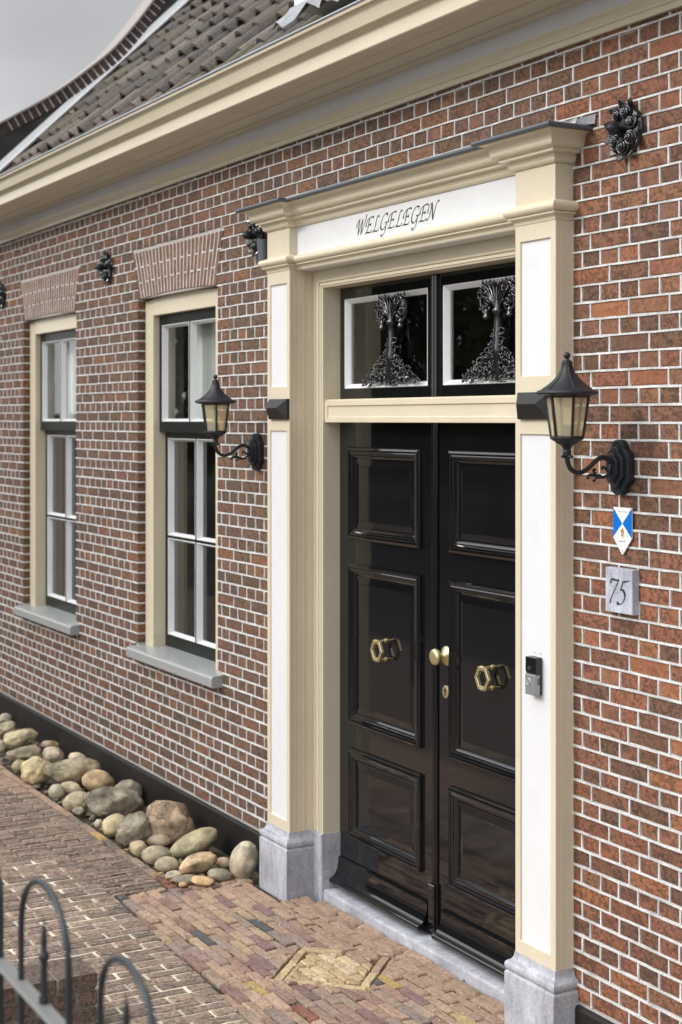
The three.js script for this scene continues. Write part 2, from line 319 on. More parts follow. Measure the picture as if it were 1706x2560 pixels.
// --- flat arches over the windows -------------------------------------------------------------------
for (const o of WIN) {
  const arch = grp('flat_arch', house), N = 25, jm = new MB();
  const P = (s, y) => { const [a, b] = archX(y, o); return [mix(a, b, s), y]; };
  const yB = (s) => 0.737 + 0.018 * (1 - (2 * s - 1) ** 2), yT = 1.031;
  for (let i = 0; i < N; i++) {
    const s0 = i / N, s1 = (i + 1) / N, yb = yB((s0 + s1) / 2), cuts = i % 2 ? [yb, mix(yb, yT, 0.33), yT] : [yb, mix(yb, yT, 0.66), yT];
    for (let k = 0; k + 1 < cuts.length; k++) {
      const e = 0.0045, ya = cuts[k] + (k ? e : 0), yc = cuts[k + 1] - e, m = new MB(), z = rr(-0.001, 0.0012);
      const q = [P(s0, ya), P(s1, ya), P(s1, yc), P(s0, yc)]; q[0][0] += e; q[3][0] += e; q[1][0] -= e; q[2][0] -= e;
      const c = 0.0018, f = [[q[0][0] + c, q[0][1] + c, z], [q[1][0] - c, q[1][1] + c, z], [q[2][0] - c, q[2][1] - c, z], [q[3][0] + c, q[3][1] - c, z]];
      m.quad(...f); for (let a = 0; a < 4; a++) { const b = (a + 1) % 4, B = (v) => [q[v][0], q[v][1], z - 0.002], C = (v) => [q[v][0], q[v][1], -0.07]; m.quad(B(a), B(b), f[b], f[a]); m.quad(C(a), C(b), B(b), B(a)); }
      mesh('arch_brick', m.geo(1 / TB, rnd(), rnd()), brickMat(pick(['#80624f', '#866857', '#785a4a', '#826049']), rnd() < 0.3, 1.05), arch);
      if (k) jm.box(q[0][0] - 0.001, q[1][0] + 0.001, cuts[k] - 0.004, cuts[k] + 0.004, -0.01, 0.0015);
    }
    if (i) { const a = P(s0, yB(s0)), b = P(s0, yT), w = 0.0042; for (const [z0, z1, sx] of [[-0.01, 0.002, 1]]) { jm.quad([a[0] - w, a[1], z1], [a[0] + w, a[1], z1], [b[0] + w, b[1], z1], [b[0] - w, b[1], z1]); jm.quad([a[0] + w, a[1], z0], [a[0] + w, a[1], z1], [b[0] + w, b[1], z1], [b[0] + w, b[1], z0]); jm.quad([a[0] - w, a[1], z0], [a[0] - w, a[1], z1], [b[0] - w, b[1], z1], [b[0] - w, b[1], z0]); jm.quad([a[0] - w, a[1], -0.05], [a[0] + w, a[1], -0.05], [a[0] + w, a[1], z1], [a[0] - w, a[1], z1]); } }
  }
  stuff(mesh('mortar_joint', jm.geo(1), M.joint, arch));
}

// --- black tarred plinth along the foot of the wall -----------------------------------------------------
for (const [a, b] of [[HOUSE_X0, -6.83], [-4.43, HOUSE_X1]]) {
  const m = new MB(); m.alongX([[-0.02, GY - 0.1], [0.016, GY - 0.1], [0.014, WB - 0.012], [0.008, WB], [-0.02, WB]], a, b); mesh('tarred_plinth', m.geo(1), M.tar, house);
}

// --- cornice and gutter ------------------------------------------------------------------------------------
{
  const c = grp('cornice', house), X0 = HOUSE_X0 - 0.1, X1 = HOUSE_X1;
  const run = (name, poly, mat) => mesh(name, new MB().alongX(poly, X0, X1).geo(1), mat, c);
  run('bed_moulding', [[-0.02, 1.371], [0.016, 1.371], [0.018, 1.392], [0.026, 1.394], [0.026, 1.398], [0.021, 1.401], [0.024, 1.410], [0.032, 1.420], [0.043, 1.427], [0.044, 1.434], [-0.02, 1.434]], M.cream);
  run('frieze', [[-0.02, 1.434], [0.030, 1.434], [0.030, 1.499], [-0.02, 1.499]], M.white);
  run('cove_moulding', [[-0.02, 1.499], [0.042, 1.499], [0.046, 1.503], [0.068, 1.506], [0.071, 1.512], [0.118, 1.513], [0.121, 1.509], [0.163, 1.512], [0.166, 1.517], [0.236, 1.519], [0.242, 1.521], [0.25, 1.57], [-0.02, 1.57]], M.cream);
  run('soffit', [[0.242, 1.522], [0.324, 1.522], [0.324, 1.57], [0.242, 1.57]], M.cream);
  const cy = []; for (let i = 0; i <= 10; i++) { const t = i / 10, z = 0.352 + 0.055 * t, y = 1.614 + 0.05 * t + 0.010 * Math.sin(-t * Math.PI * 2); cy.push([z, y]); }
  const tor = []; for (let i = 0; i <= 6; i++) { const t = -Math.PI / 2 + Math.PI * i / 6; tor.push([0.344 + 0.012 * Math.cos(t), 1.606 + 0.008 * Math.sin(t)]); }
  run('gutter', [[0.12, 1.57], [0.324, 1.57], [0.324, 1.521], [0.328, 1.517], [0.332, 1.521], [0.332, 1.588], [0.344, 1.592], ...tor.slice(1), ...cy, [0.410, 1.677], [0.392, 1.677], [0.37, 1.60], [0.2, 1.60], [0.18, 1.62], [0.12, 1.62]], M.cream);
  const zr = []; for (let i = 0; i < 10; i++) { const t = i / 10 * Math.PI * 2; zr.push([0.407 + 0.009 * Math.cos(t), 1.683 + 0.008 * Math.sin(t)]); }
  run('zinc_edge', zr, std({ color: rgb(0.36, 0.39, 0.43), roughness: 0.42, metalness: 0.55 }));
}

// --- roof ---------------------------------------------------------------------------------------------------
{
  const roof = grp('roof', house), K = 0.97, ang = Math.atan(K), RZ = 0.24, RY = 1.575 + K * (0.25 - RZ);
  const deck = new MB(); deck.quad([HOUSE_X0, RY - 0.06, RZ], [HOUSE_X1, RY - 0.06, RZ], [HOUSE_X1, RY - 0.06 + K * 5, RZ - 5], [HOUSE_X0, RY - 0.06 + K * 5, RZ - 5]);
  deck.quad([HOUSE_X0, RY - 0.06 + K * 5, RZ - 5], [HOUSE_X1, RY - 0.06 + K * 5, RZ - 5], [HOUSE_X1, GY, RZ - 10], [HOUSE_X0, GY, RZ - 10]);
  mesh('roof_deck', deck.geo(1), M.room, roof);
  const TW = 0.238, TL = 0.41, EX = 0.32;
  function tileGeo() {                                             // S-shaped clay pantile
    const m = new MB(), n = 14, prof = [];
    for (let i = 0; i <= n; i++) { const t = i / n, x = (t - 0.5) * (TW + 0.035); const y = t < 0.5 ? -0.028 * Math.sin(t / 0.5 * Math.PI) : 0.068 * Math.pow(Math.sin((t - 0.5) / 0.5 * Math.PI), 0.8); prof.push([x + rr(-0.001, 0.001), y + rr(-0.001, 0.001)]); }
    const th = 0.022, Z = (s) => -s;                                // s runs up the slope (local -z)
    for (let i = 0; i < n; i++) {
      const [xa, ya] = prof[i], [xb, yb] = prof[i + 1], wv = rr(-0.002, 0.002);
      m.quad([xa, ya, 0], [xb, yb, 0], [xb, yb + 0.002, Z(TL)], [xa, ya + 0.002, Z(TL)]);
      m.quad([xa, ya - th, 0.001 + wv], [xb, yb - th, 0.001 + wv], [xb, yb, 0], [xa, ya, 0]);
      m.quad([xb, yb - th, 0], [xa, ya - th, 0], [xa, ya - th, Z(TL)], [xb, yb - th, Z(TL)]);
    }
    m.quad([prof[n][0], prof[n][1] - th, 0], [prof[n][0], prof[n][1], 0], [prof[n][0], prof[n][1], Z(TL)], [prof[n][0], prof[n][1] - th, Z(TL)]);
    return m.geo(1 / TB, rnd(), rnd());
  }
  const TV = []; for (let i = 0; i < 8; i++) TV.push(tileGeo());
  const tm = ['#6e6660', '#625b56', '#79726a', '#565150', '#6b6259', '#857c73', '#6f6a58', '#5f5a58'].map((h) => std({ color: srgb(h).multiplyScalar(0.82), map: brickMapB, roughness: 0.85, bumpMap: brickBump, bumpScale: 0.003 }));
  const list = [];
  for (let r = 0; r < 11; r++) for (let c = 0; c < 46; c++) {
    const x = HOUSE_X0 + 0.13 + c * TW, s = r * EX; if (x > HOUSE_X1) continue;
    const z = RZ - s * Math.cos(ang), y = RY + s * Math.sin(ang), p = ndc(x, y + 0.1, z);
    list.push({ x, y, z, vis: p.x > -1.15 && p.x < 1.1 && p.y > -1.1 && p.y < 1.12 && x < -5.4, d: -x });
  }
  let n = 0; const far = [];
  for (const t of list) {
    const g = pick(TV), o = new THREE.Object3D(); o.position.set(t.x + rr(-0.008, 0.008), t.y + rr(-0.006, 0.006), t.z + rr(-0.022, 0.022)); o.rotation.set(ang - 0.11 + rr(-0.03, 0.03), rr(-0.04, 0.04), rr(-0.06, 0.06), 'XYZ');
    if (t.vis && n < 300) { const m = mesh('roof_tile', g, pick(tm), roof); m.position.copy(o.position); m.rotation.copy(o.rotation); n++; }
    else { o.updateMatrix(); far.push(g.clone().applyMatrix4(o.matrix)); }
  }
  if (far.length) stuff(mesh('tile_field', mergeGeometries(far), tm[0], roof));
  // raised gable at the far end: brick-on-edge coping over a tarred face
  const gab = grp('gable_parapet', house), GX = HOUSE_X0;
  const top = [[0.50, 2.10], [0.2, 2.22], [-0.178, 2.44], [-0.306, 2.52], [-0.506, 2.645], [-0.689, 2.775], [-0.905, 2.95], [-1.114, 3.135], [-1.306, 3.36], [-1.511, 3.64], [-1.75, 4.02], [-2.2, 4.8]];
  const base = [[-2.2, 3.9], [0.25, 1.5], [0.50, 1.35]];
  mesh('gable_face', new MB().alongX([...top, ...base], GX - 0.34, GX).geo(1), std({ color: rgb(0.045, 0.045, 0.05), map: rockMap, roughness: 0.7 }), gab);
  const curve = new THREE.CatmullRomCurve3(top.map((q) => V(0, q[1], q[0]))), L = curve.getLength(), nb = Math.floor(L / 0.068);
  const cm = ['#4d3a35', '#433431', '#554039'].map((h) => std({ color: srgb(h), map: brickMapA, roughness: 0.9 }));
  const cb = new MB().cbox(-0.028, 0.028, -0.105, 0.004, -0.2, 0.012, 0.004).geo(1 / TB);
  for (let i = 4; i < nb; i++) {
    const p = curve.getPointAt(i / nb), d = curve.getTangentAt(i / nb); if (p.y > 4.1) break; if (p.z > -0.15) continue;
    const m = mesh('coping_brick', cb, pick(cm), gab); m.position.set(GX, p.y, p.z); m.rotation.set(0, Math.PI / 2, 0); const r = new THREE.Quaternion().setFromAxisAngle(V(1, 0, 0), Math.atan2(-d.y, -d.z) * -1 + 0); 
    m.quaternion.premultiply(new THREE.Quaternion().setFromAxisAngle(V(1, 0, 0), Math.atan2(d.y, -d.z)));
  }
  const cj = new MB(), lt = new MB();
  for (let i = 3; i < 60; i++) {
    const a = curve.getPointAt(i / 70), b = curve.getPointAt((i + 1) / 70), n2 = (p, q) => { const dy = q.y - p.y, dz = q.z - p.z, l = Math.hypot(dy, dz); return [-dz / l, dy / l]; };
    const [ny, nz] = n2(a, b), off = (p, s, x) => [x, p.y - ny * s, p.z - nz * s];
    if (a.z < -0.15) cj.quad(off(a, -0.004, GX + 0.004), off(b, -0.004, GX + 0.004), off(b, 0.095, GX + 0.004), off(a, 0.095, GX + 0.004));
    lt.quad(off(a, -0.008, GX + 0.02), off(b, -0.008, GX + 0.02), off(b, -0.008, GX - 0.36), off(a, -0.008, GX - 0.36)); lt.quad(off(a, -0.008, GX + 0.02), off(b, -0.008, GX + 0.02), off(b, 0.008, GX + 0.02), off(a, 0.008, GX + 0.02));
  }
  mesh('coping_mortar', cj.geo(1), M.joint, gab); mesh('coping_cap', lt.geo(1), std({ color: rgb(0.3, 0.27, 0.25), roughness: 0.8 }), gab);
  // pale lead flashing where the tiles meet the gable
  const fl = new MB(), e = 0.006; for (const [z0, z1] of [[0.45, -2.3]]) { const yy = (z) => RY + 0.05 + K * (RZ - z); fl.quad([GX + e, yy(z0) + 0.0, z0], [GX + e, yy(z1) + 0.0, z1], [GX + e, yy(z1) + 0.10, z1], [GX + e, yy(z0) + 0.10, z0]); fl.quad([GX + e, yy(z0) + 0.035, z0], [GX + 0.07, yy(z0) + 0.03, z0], [GX + 0.07, yy(z1) + 0.03, z1], [GX + e, yy(z1) + 0.035, z1]); }
  mesh('lead_flashing', fl.geo(1), std({ color: rgb(0.86, 0.86, 0.87), roughness: 0.6 }), gab);
  // white foot of a dormer with its lead apron, at the very top of the view
  const dor = grp('dormer', house), DZ = -0.02, DY = 2.03;
  const body = new MB(); body.cbox(-6.72, -5.2, DY, DY + 1.6, DZ - 1.6, DZ, 0.01); mesh('dormer_front', body.geo(1), M.white, dor);
  const ap = new MB(), nn = 40; for (let i = 0; i < nn; i++) { const f = (q) => { const x = mix(-6.73, -5.1, q / nn), w = 0.022 * Math.sin(x * 25.6 + 1) + 0.008 * Math.sin(q * 2.3), e = 0.05 * Math.sin(x * 13 + 2); return [[x, DY + 0.018, DZ + 0.012], [x, DY - 0.05 + w * 0.7, DZ + 0.07], [x, DY - 0.105 + w + e * 0.5, DZ + 0.135 - e * 0.5]]; }; const A = f(i), B = f(i + 1); ap.quad(A[0], B[0], B[1], A[1]); ap.quad(A[1], B[1], B[2], A[2]); }
  mesh('lead_apron', ap.geo(1), std({ color: rgb(0.36, 0.37, 0.39), roughness: 0.45, metalness: 0.35, map: stoneMap }), dor);
}

// --- sash windows ------------------------------------------------------------------------------------------
function buildWindow(o, name) {
  const w = grp(name, house, [o, 0, 0]);
  const s = new THREE.Shape(); const X0 = -8.759, X1 = -7.593, T = 0.735, B = -1.39;
  s.moveTo(X0, B); s.lineTo(X1, B); s.lineTo(X1, T - 0.012); s.quadraticCurveTo((X0 + X1) / 2, T + 0.022, X0, T - 0.012); s.closePath();
  const h = new THREE.Path(); h.moveTo(-8.637, B + 0.001); h.lineTo(-8.637, 0.637); h.lineTo(-7.715, 0.637); h.lineTo(-7.715, B + 0.001); h.closePath(); s.holes.push(h);
  mesh('frame', boxUV(clean(new THREE.ExtrudeGeometry(s, { depth: 0.14, bevelEnabled: true, bevelSize: 0.003, bevelThickness: 0.003, bevelSegments: 2 }).translate(0, 0, -0.191)), 1), M.cream, w);
  const sl = new MB().alongX([[-0.16, -1.372], [0.045, -1.389], [0.058, -1.394], [0.063, -1.402], [0.063, -1.446], [0.058, -1.452], [0.03, -1.452], [0.028, -1.446], [0.02, -1.446], [0.018, -1.452], [-0.16, -1.452]], -8.80, -7.522);
  mesh('sill', sl.geo(1), M.sill, w);
  function sash(z, y0, y1, pane, rails) {
    const g = grp('sash', w), m = new MB(), xs = [[-8.596, -8.182], [-8.166, -7.752]];
    // black outer face, as bars round the panes
    m.box(-8.637, -7.715, y1, rails[1], z - 0.04, z); m.box(-8.637, -7.715, rails[0], y0, z - 0.04, z);
    m.box(-8.637, -8.597, y0, y1, z - 0.04, z); m.box(-7.752, -7.715, y0, y1, z - 0.04, z); m.box(-8.181, -8.167, y0, y1, z - 0.04, z);
    for (const [a, b] of pane.slice(0, -1).map((q, i) => [q[0], pane[i + 1][1]])) m.box(-8.597, -7.752, b + 0.001, a - 0.001, z - 0.038, z - 0.001);
    mesh('sash_bar', m.geo(1), M.sashBlack, g);
    for (const [yb, yt] of pane) for (const [xa, xb] of xs) {
      mesh('glazing_bead', new MB().rect(xa, xb, yb, yt, [[0, z - 0.001], [0.0035, z + 0.0005], [0.006, z - 0.003], [0.015, z - 0.030], [0.018, z - 0.036]]).geo(1), M.white, g);
      mesh('pane', new MB().quad([xa + 0.01, yb + 0.01, z - 0.032], [xb - 0.01, yb + 0.01, z - 0.032], [xb - 0.01, yt - 0.01, z - 0.032 + rr(-0.0012, 0.0012)], [xa + 0.01, yt - 0.01, z - 0.032]).geo(1), M.glass, g);
    }
  }
  sash(-0.089, -0.010, 0.574, [[-0.010, 0.574]], [-0.074, 0.637]);
  sash(-0.128, -1.302, -0.111, [[-0.700, -0.111], [-1.302, -0.716]], [-1.376, -0.076]);
  // sheer curtains inside
  const cu = new MB(); const NC = 40, cx = (i) => mix(-8.40, -7.70, i / NC), cz = (i) => -0.23 + 0.018 * Math.sin(i * 1.3) + 0.008 * Math.sin(i * 2.9);
  for (let i = 0; i < NC; i++) cu.quad([cx(i), -0.06, cz(i)], [cx(i + 1), -0.06, cz(i + 1)], [cx(i + 1), 0.7, cz(i + 1)], [cx(i), 0.7, cz(i)]);
  mesh('curtain', cu.geo(1), M.curtain, w);
}
buildWindow(WIN[0], 'window'); buildWindow(WIN[1], 'window');
{ // the dark rooms behind
  const m = new MB(); m.box(HOUSE_X0 + 0.05, HOUSE_X1 - 0.05, GY, 1.45, -4.2, -0.31); const g = m.geo(1);
  // open the front: keep every face but the one against the wall
  const p = g.attributes.position.array, keep = []; for (let i = 0; i < p.length; i += 9) if (!(p[i + 2] > -0.32 && p[i + 5] > -0.32 && p[i + 8] > -0.32)) keep.push(...p.slice(i, i + 9));
  const q = new THREE.BufferGeometry(); q.setAttribute('position', new THREE.Float32BufferAttribute(keep, 3)); q.computeVertexNormals(); mesh('room', boxUV(q), M.room, house);
}

// --- door surround -------------------------------------------------------------------------------------------
const PL = [-6.807, -6.567], PR = [-4.695, -4.448], PZ = 0.08, FZ = 0.04;
const CX = (PL[0] + PR[1]) / 2;
function pilaster(x0, x1) {
  const p = grp('pilaster', house);
  const s = new THREE.Shape(); s.moveTo(x0, -2.003); s.lineTo(x1, -2.003); s.lineTo(x1, 0.735); s.lineTo(x0, 0.735); s.closePath();
  const pan = [[0.162, 0.668], [-1.955, -0.052]], ix = 0.028;
  for (const [a, b] of pan) { const h = new THREE.Path(); h.moveTo(x0 + ix, a); h.lineTo(x0 + ix, b); h.lineTo(x1 - ix, b); h.lineTo(x1 - ix, a); h.closePath(); s.holes.push(h); }
  const front = new THREE.ExtrudeGeometry(s, { depth: 0.010, bevelEnabled: true, bevelSize: 0.0015, bevelThickness: 0.0015, bevelSegments: 1 }).translate(0, 0, PZ - 0.0115);
  const core = new MB().box(x0 + 0.001, x1 - 0.001, -2.003, 0.735, -0.06, PZ - 0.010);
  // thin seam and bead down the flank
  for (const [x, d] of [[x0, -1], [x1, 1]]) { core.box(Math.min(x, x + d * 0.0035), Math.max(x, x + d * 0.0035), -2.003, 0.73, -0.004, 0.005); core.box(Math.min(x, x + d * 0.0012), Math.max(x, x + d * 0.0012), -2.003, 0.73, 0.044, 0.046); }
  mesh('shaft', merge([boxUV(clean(front), 1), core.geo(1)]), M.cream, p);
  for (const [a, b] of pan) mesh('panel', new MB().rect(x0 + ix - 0.002, x1 - ix + 0.002, a - 0.002, b + 0.002, [[0, PZ - 0.0095], [0.006, PZ - 0.0065], [0.009, PZ - 0.0085]], true).geo(1), M.white, p);
  // block above the astragal
  mesh('frieze_block', new MB().box(x0, x1, 0.73, 0.955, -0.05, PZ).geo(1), M.cream, p);
  // bluestone plinth
  const path = [[x0, -0.05], [x0, PZ], [x1, PZ], [x1, x0 < -6 ? -0.049 : -0.02]];
  const pr = [[0.03, GY - 0.1], [0.03, -2.083], [0.024, -2.076], [0.020, -2.074]]; for (let i = 0; i <= 8; i++) { const t = -Math.PI / 2 + Math.PI * i / 8; pr.push([0.020 + 0.010 * Math.cos(t), -2.056 + 0.017 * Math.sin(t)]); }
  for (let i = 0; i <= 6; i++) { const t = i / 6; pr.push([0.018 * (1 - Math.sin(t * Math.PI / 2)) + 0.002, -2.037 + 0.034 * (1 - Math.cos(t * Math.PI / 2))]); } pr.push([-0.04, -2.0025]);
  mesh('plinth', new MB().plan(path, pr).geo(1.3, rnd(), rnd()), M.stone, p);
  return p;
}
pilaster(...PL); pilaster(...PR);
{
  const e = grp('entablature', house);
  const path = [[PL[0], 0], [PL[0], PZ], [PL[1], PZ], [PL[1], FZ], [PR[0], FZ], [PR[0], PZ], [PR[1], PZ], [PR[1], 0]];
  const arc = (cx, cy, rx, ry, a0, a1, n) => Array.from({ length: n + 1 }, (_, i) => { const a = mix(a0, a1, i / n); return [cx + rx * Math.cos(a), cy + ry * Math.sin(a)]; });
  const PI = Math.PI;
  const astr = [[0, 0.728], [0.003, 0.730], ...arc(0.020, 0.730, 0.017, 0.020, PI, PI / 2, 6), [0.022, 0.752], [0.022, 0.757], [0.018, 0.758], ...arc(0.016, 0.778, 0.020, 0.019, -PI / 2, PI / 2, 10), [0, 0.804]];
  mesh('astragal', new MB().plan(path, astr).geo(1), M.cream, e);
  const corn = [[0, 0.933], [0.003, 0.934], ...arc(0.0, 0.954, 0.019, 0.019, -PI / 2, 0, 6), [0.022, 0.955], [0.022, 0.966], [0.026, 0.968], [0.043, 0.970], [0.045, 0.971], [0.045, 0.983], [0.050, 0.985], ...arc(0.056, 1.006, 0.014, 0.020, -PI / 2, 0, 5), ...arc(0.098, 1.012, 0.026, 0.024, PI, PI / 2, 6), [0.104, 1.037], [0.106, 1.045], [0.0, 1.046]];
  mesh('cornice_moulding', new MB().plan(path, corn).geo(1), M.cream, e);
  const lead = [[0.088, 1.044], ...arc(0.110, 1.048, 0.0125, 0.0105, -PI * 0.75, PI * 0.75, 12), [0.09, 1.056], [-0.08, 1.078]];
  mesh('lead_cover', new MB().plan(path, lead).geo(1), M.lead, e);
  mesh('frieze', new MB().box(PL[1] - 0.01, PR[0] + 0.01, 0.727, 0.94, -0.05, FZ).geo(1), M.white, e);
  const fl = new MB(); fl.quad([-4.72, 1.066, 0.007], [-4.312, 1.060, 0.007], [-4.309, 1.094, 0.006], [-4.72, 1.096, 0.006]); fl.quad([-4.72, 1.066, 0.007], [-4.312, 1.060, 0.007], [-4.36, 1.058, 0.05], [-4.72, 1.066, 0.05]); mesh('lead_flashing', fl.geo(2), M.leadPale, e);
  const mo = new MB(); const nM = 60; for (let i = 0; i < nM; i++) { const f = (q) => mix(-6.9, -4.42, q / nM), w = (q) => 0.006 * h3(q, 3, 3); mo.quad([f(i), 1.075, 0.012], [f(i + 1), 1.075, 0.012], [f(i + 1), 1.096 + w(i + 1), 0.003], [f(i), 1.096 + w(i), 0.003]); } mesh('mortar_fillet', mo.geo(1), M.joint, e);
  // lettering: broad-nib strokes
  const nib = 0.62, SL = 0.26;
  const glyph = {
    W: [0.98, [[[0.0, 0.48], [-0.02, 0.7], [0.06, 0.9], [0.2, 1.0]], [[0.2, 1.0], [0.2, 0.6], [0.24, -0.02]], [[0.24, -0.02], [0.38, 0.5], [0.52, 1.0]], [[0.52, 1.0], [0.52, 0.6], [0.55, -0.02]], [[0.55, -0.02], [0.74, 0.55], [0.86, 1.08], [0.84, 1.24]]]],
    E: [0.74, [[[0.02, 0.42], [-0.02, 0.62], [0.1, 0.86], [0.3, 0.97], [0.62, 1.0], [0.64, 0.9]], [[0.27, 0.96], [0.24, 0.6], [0.22, 0.2], [0.14, 0.03]], [[0.02, -0.02], [0.16, 0.02], [0.4, 0.0], [0.58, 0.02], [0.64, 0.16]], [[0.25, 0.5], [0.46, 0.52], [0.5, 0.42]], [[0.46, 0.52], [0.49, 0.62]]]],
    L: [0.72, [[[0.48, 0.9], [0.44, 1.0], [0.34, 0.96], [0.27, 0.7], [0.24, 0.3], [0.14, 0.03]], [[0.0, -0.03], [0.16, 0.02], [0.4, 0.0], [0.58, 0.02], [0.64, 0.18]]]],
    G: [0.82, [[[0.62, 0.82], [0.62, 0.97], [0.46, 1.02], [0.24, 0.9], [0.1, 0.55], [0.12, 0.2], [0.28, 0.0], [0.46, 0.06], [0.6, 0.2]], [[0.5, 0.42], [0.74, 0.44]], [[0.64, 0.43], [0.63, 0.1], [0.58, -0.2], [0.44, -0.4], [0.3, -0.4], [0.28, -0.28]]]],
    N: [1.0, [[[0.02, 0.42], [-0.02, 0.66], [0.1, 0.92], [0.26, 1.0]], [[0.26, 0.98], [0.24, 0.5], [0.18, 0.12], [0.06, -0.02], [-0.02, 0.06]], [[0.26, 1.0], [0.4, 0.5], [0.56, -0.04]], [[0.56, -0.04], [0.62, 0.6], [0.72, 0.98], [0.84, 1.08], [0.88, 1.0]]]],
  };
  function strokes(mb, text, x, y, hgt, sx, z, nibw) {
    const na = nib, nx = Math.cos(na) * nibw / 2, ny = Math.sin(na) * nibw / 2;
    for (const ch of text) {
      const [adv, list] = glyph[ch];
      for (const st of list) {
        const c = new THREE.CatmullRomCurve3(st.map((p) => V(p[0], p[1], 0)), false, 'centripetal'), pts = c.getPoints(st.length * 6);
        const Q = pts.map((p) => [x + (p.x + SL * p.y) * sx, y + p.y * hgt]);
        for (let i = 0; i + 1 < Q.length; i++) {
          const [ax, ay] = Q[i], [bx, by] = Q[i + 1], dx = bx - ax, dy = by - ay, l = Math.hypot(dx, dy) || 1, tx = -dy / l * nibw * 0.15, ty = dx / l * nibw * 0.15;
          const e = 0.0001 * (i % 3);
          mb.quad([ax - nx, ay - ny, z], [ax + nx, ay + ny, z], [bx + nx, by + ny, z], [bx - nx, by - ny, z]); mb.quad([ax - tx, ay - ty, z + 0.0002], [ax + tx, ay + ty, z + 0.0002], [bx + tx, by + ty, z + 0.0002], [bx - tx, by - ty, z + 0.0002]);
        }
      }
      x += adv * sx;
    }
    return mb;
  }
  globalThis.strokes = strokes; globalThis.glyph = glyph;
  const lm = new MB(); strokes(lm, 'WELGELEGEN', -5.985, 0.836, 0.066, 0.0855, FZ + 0.0012, 0.0088); mesh('lettering', lm.geo(1), M.ink, e);
}
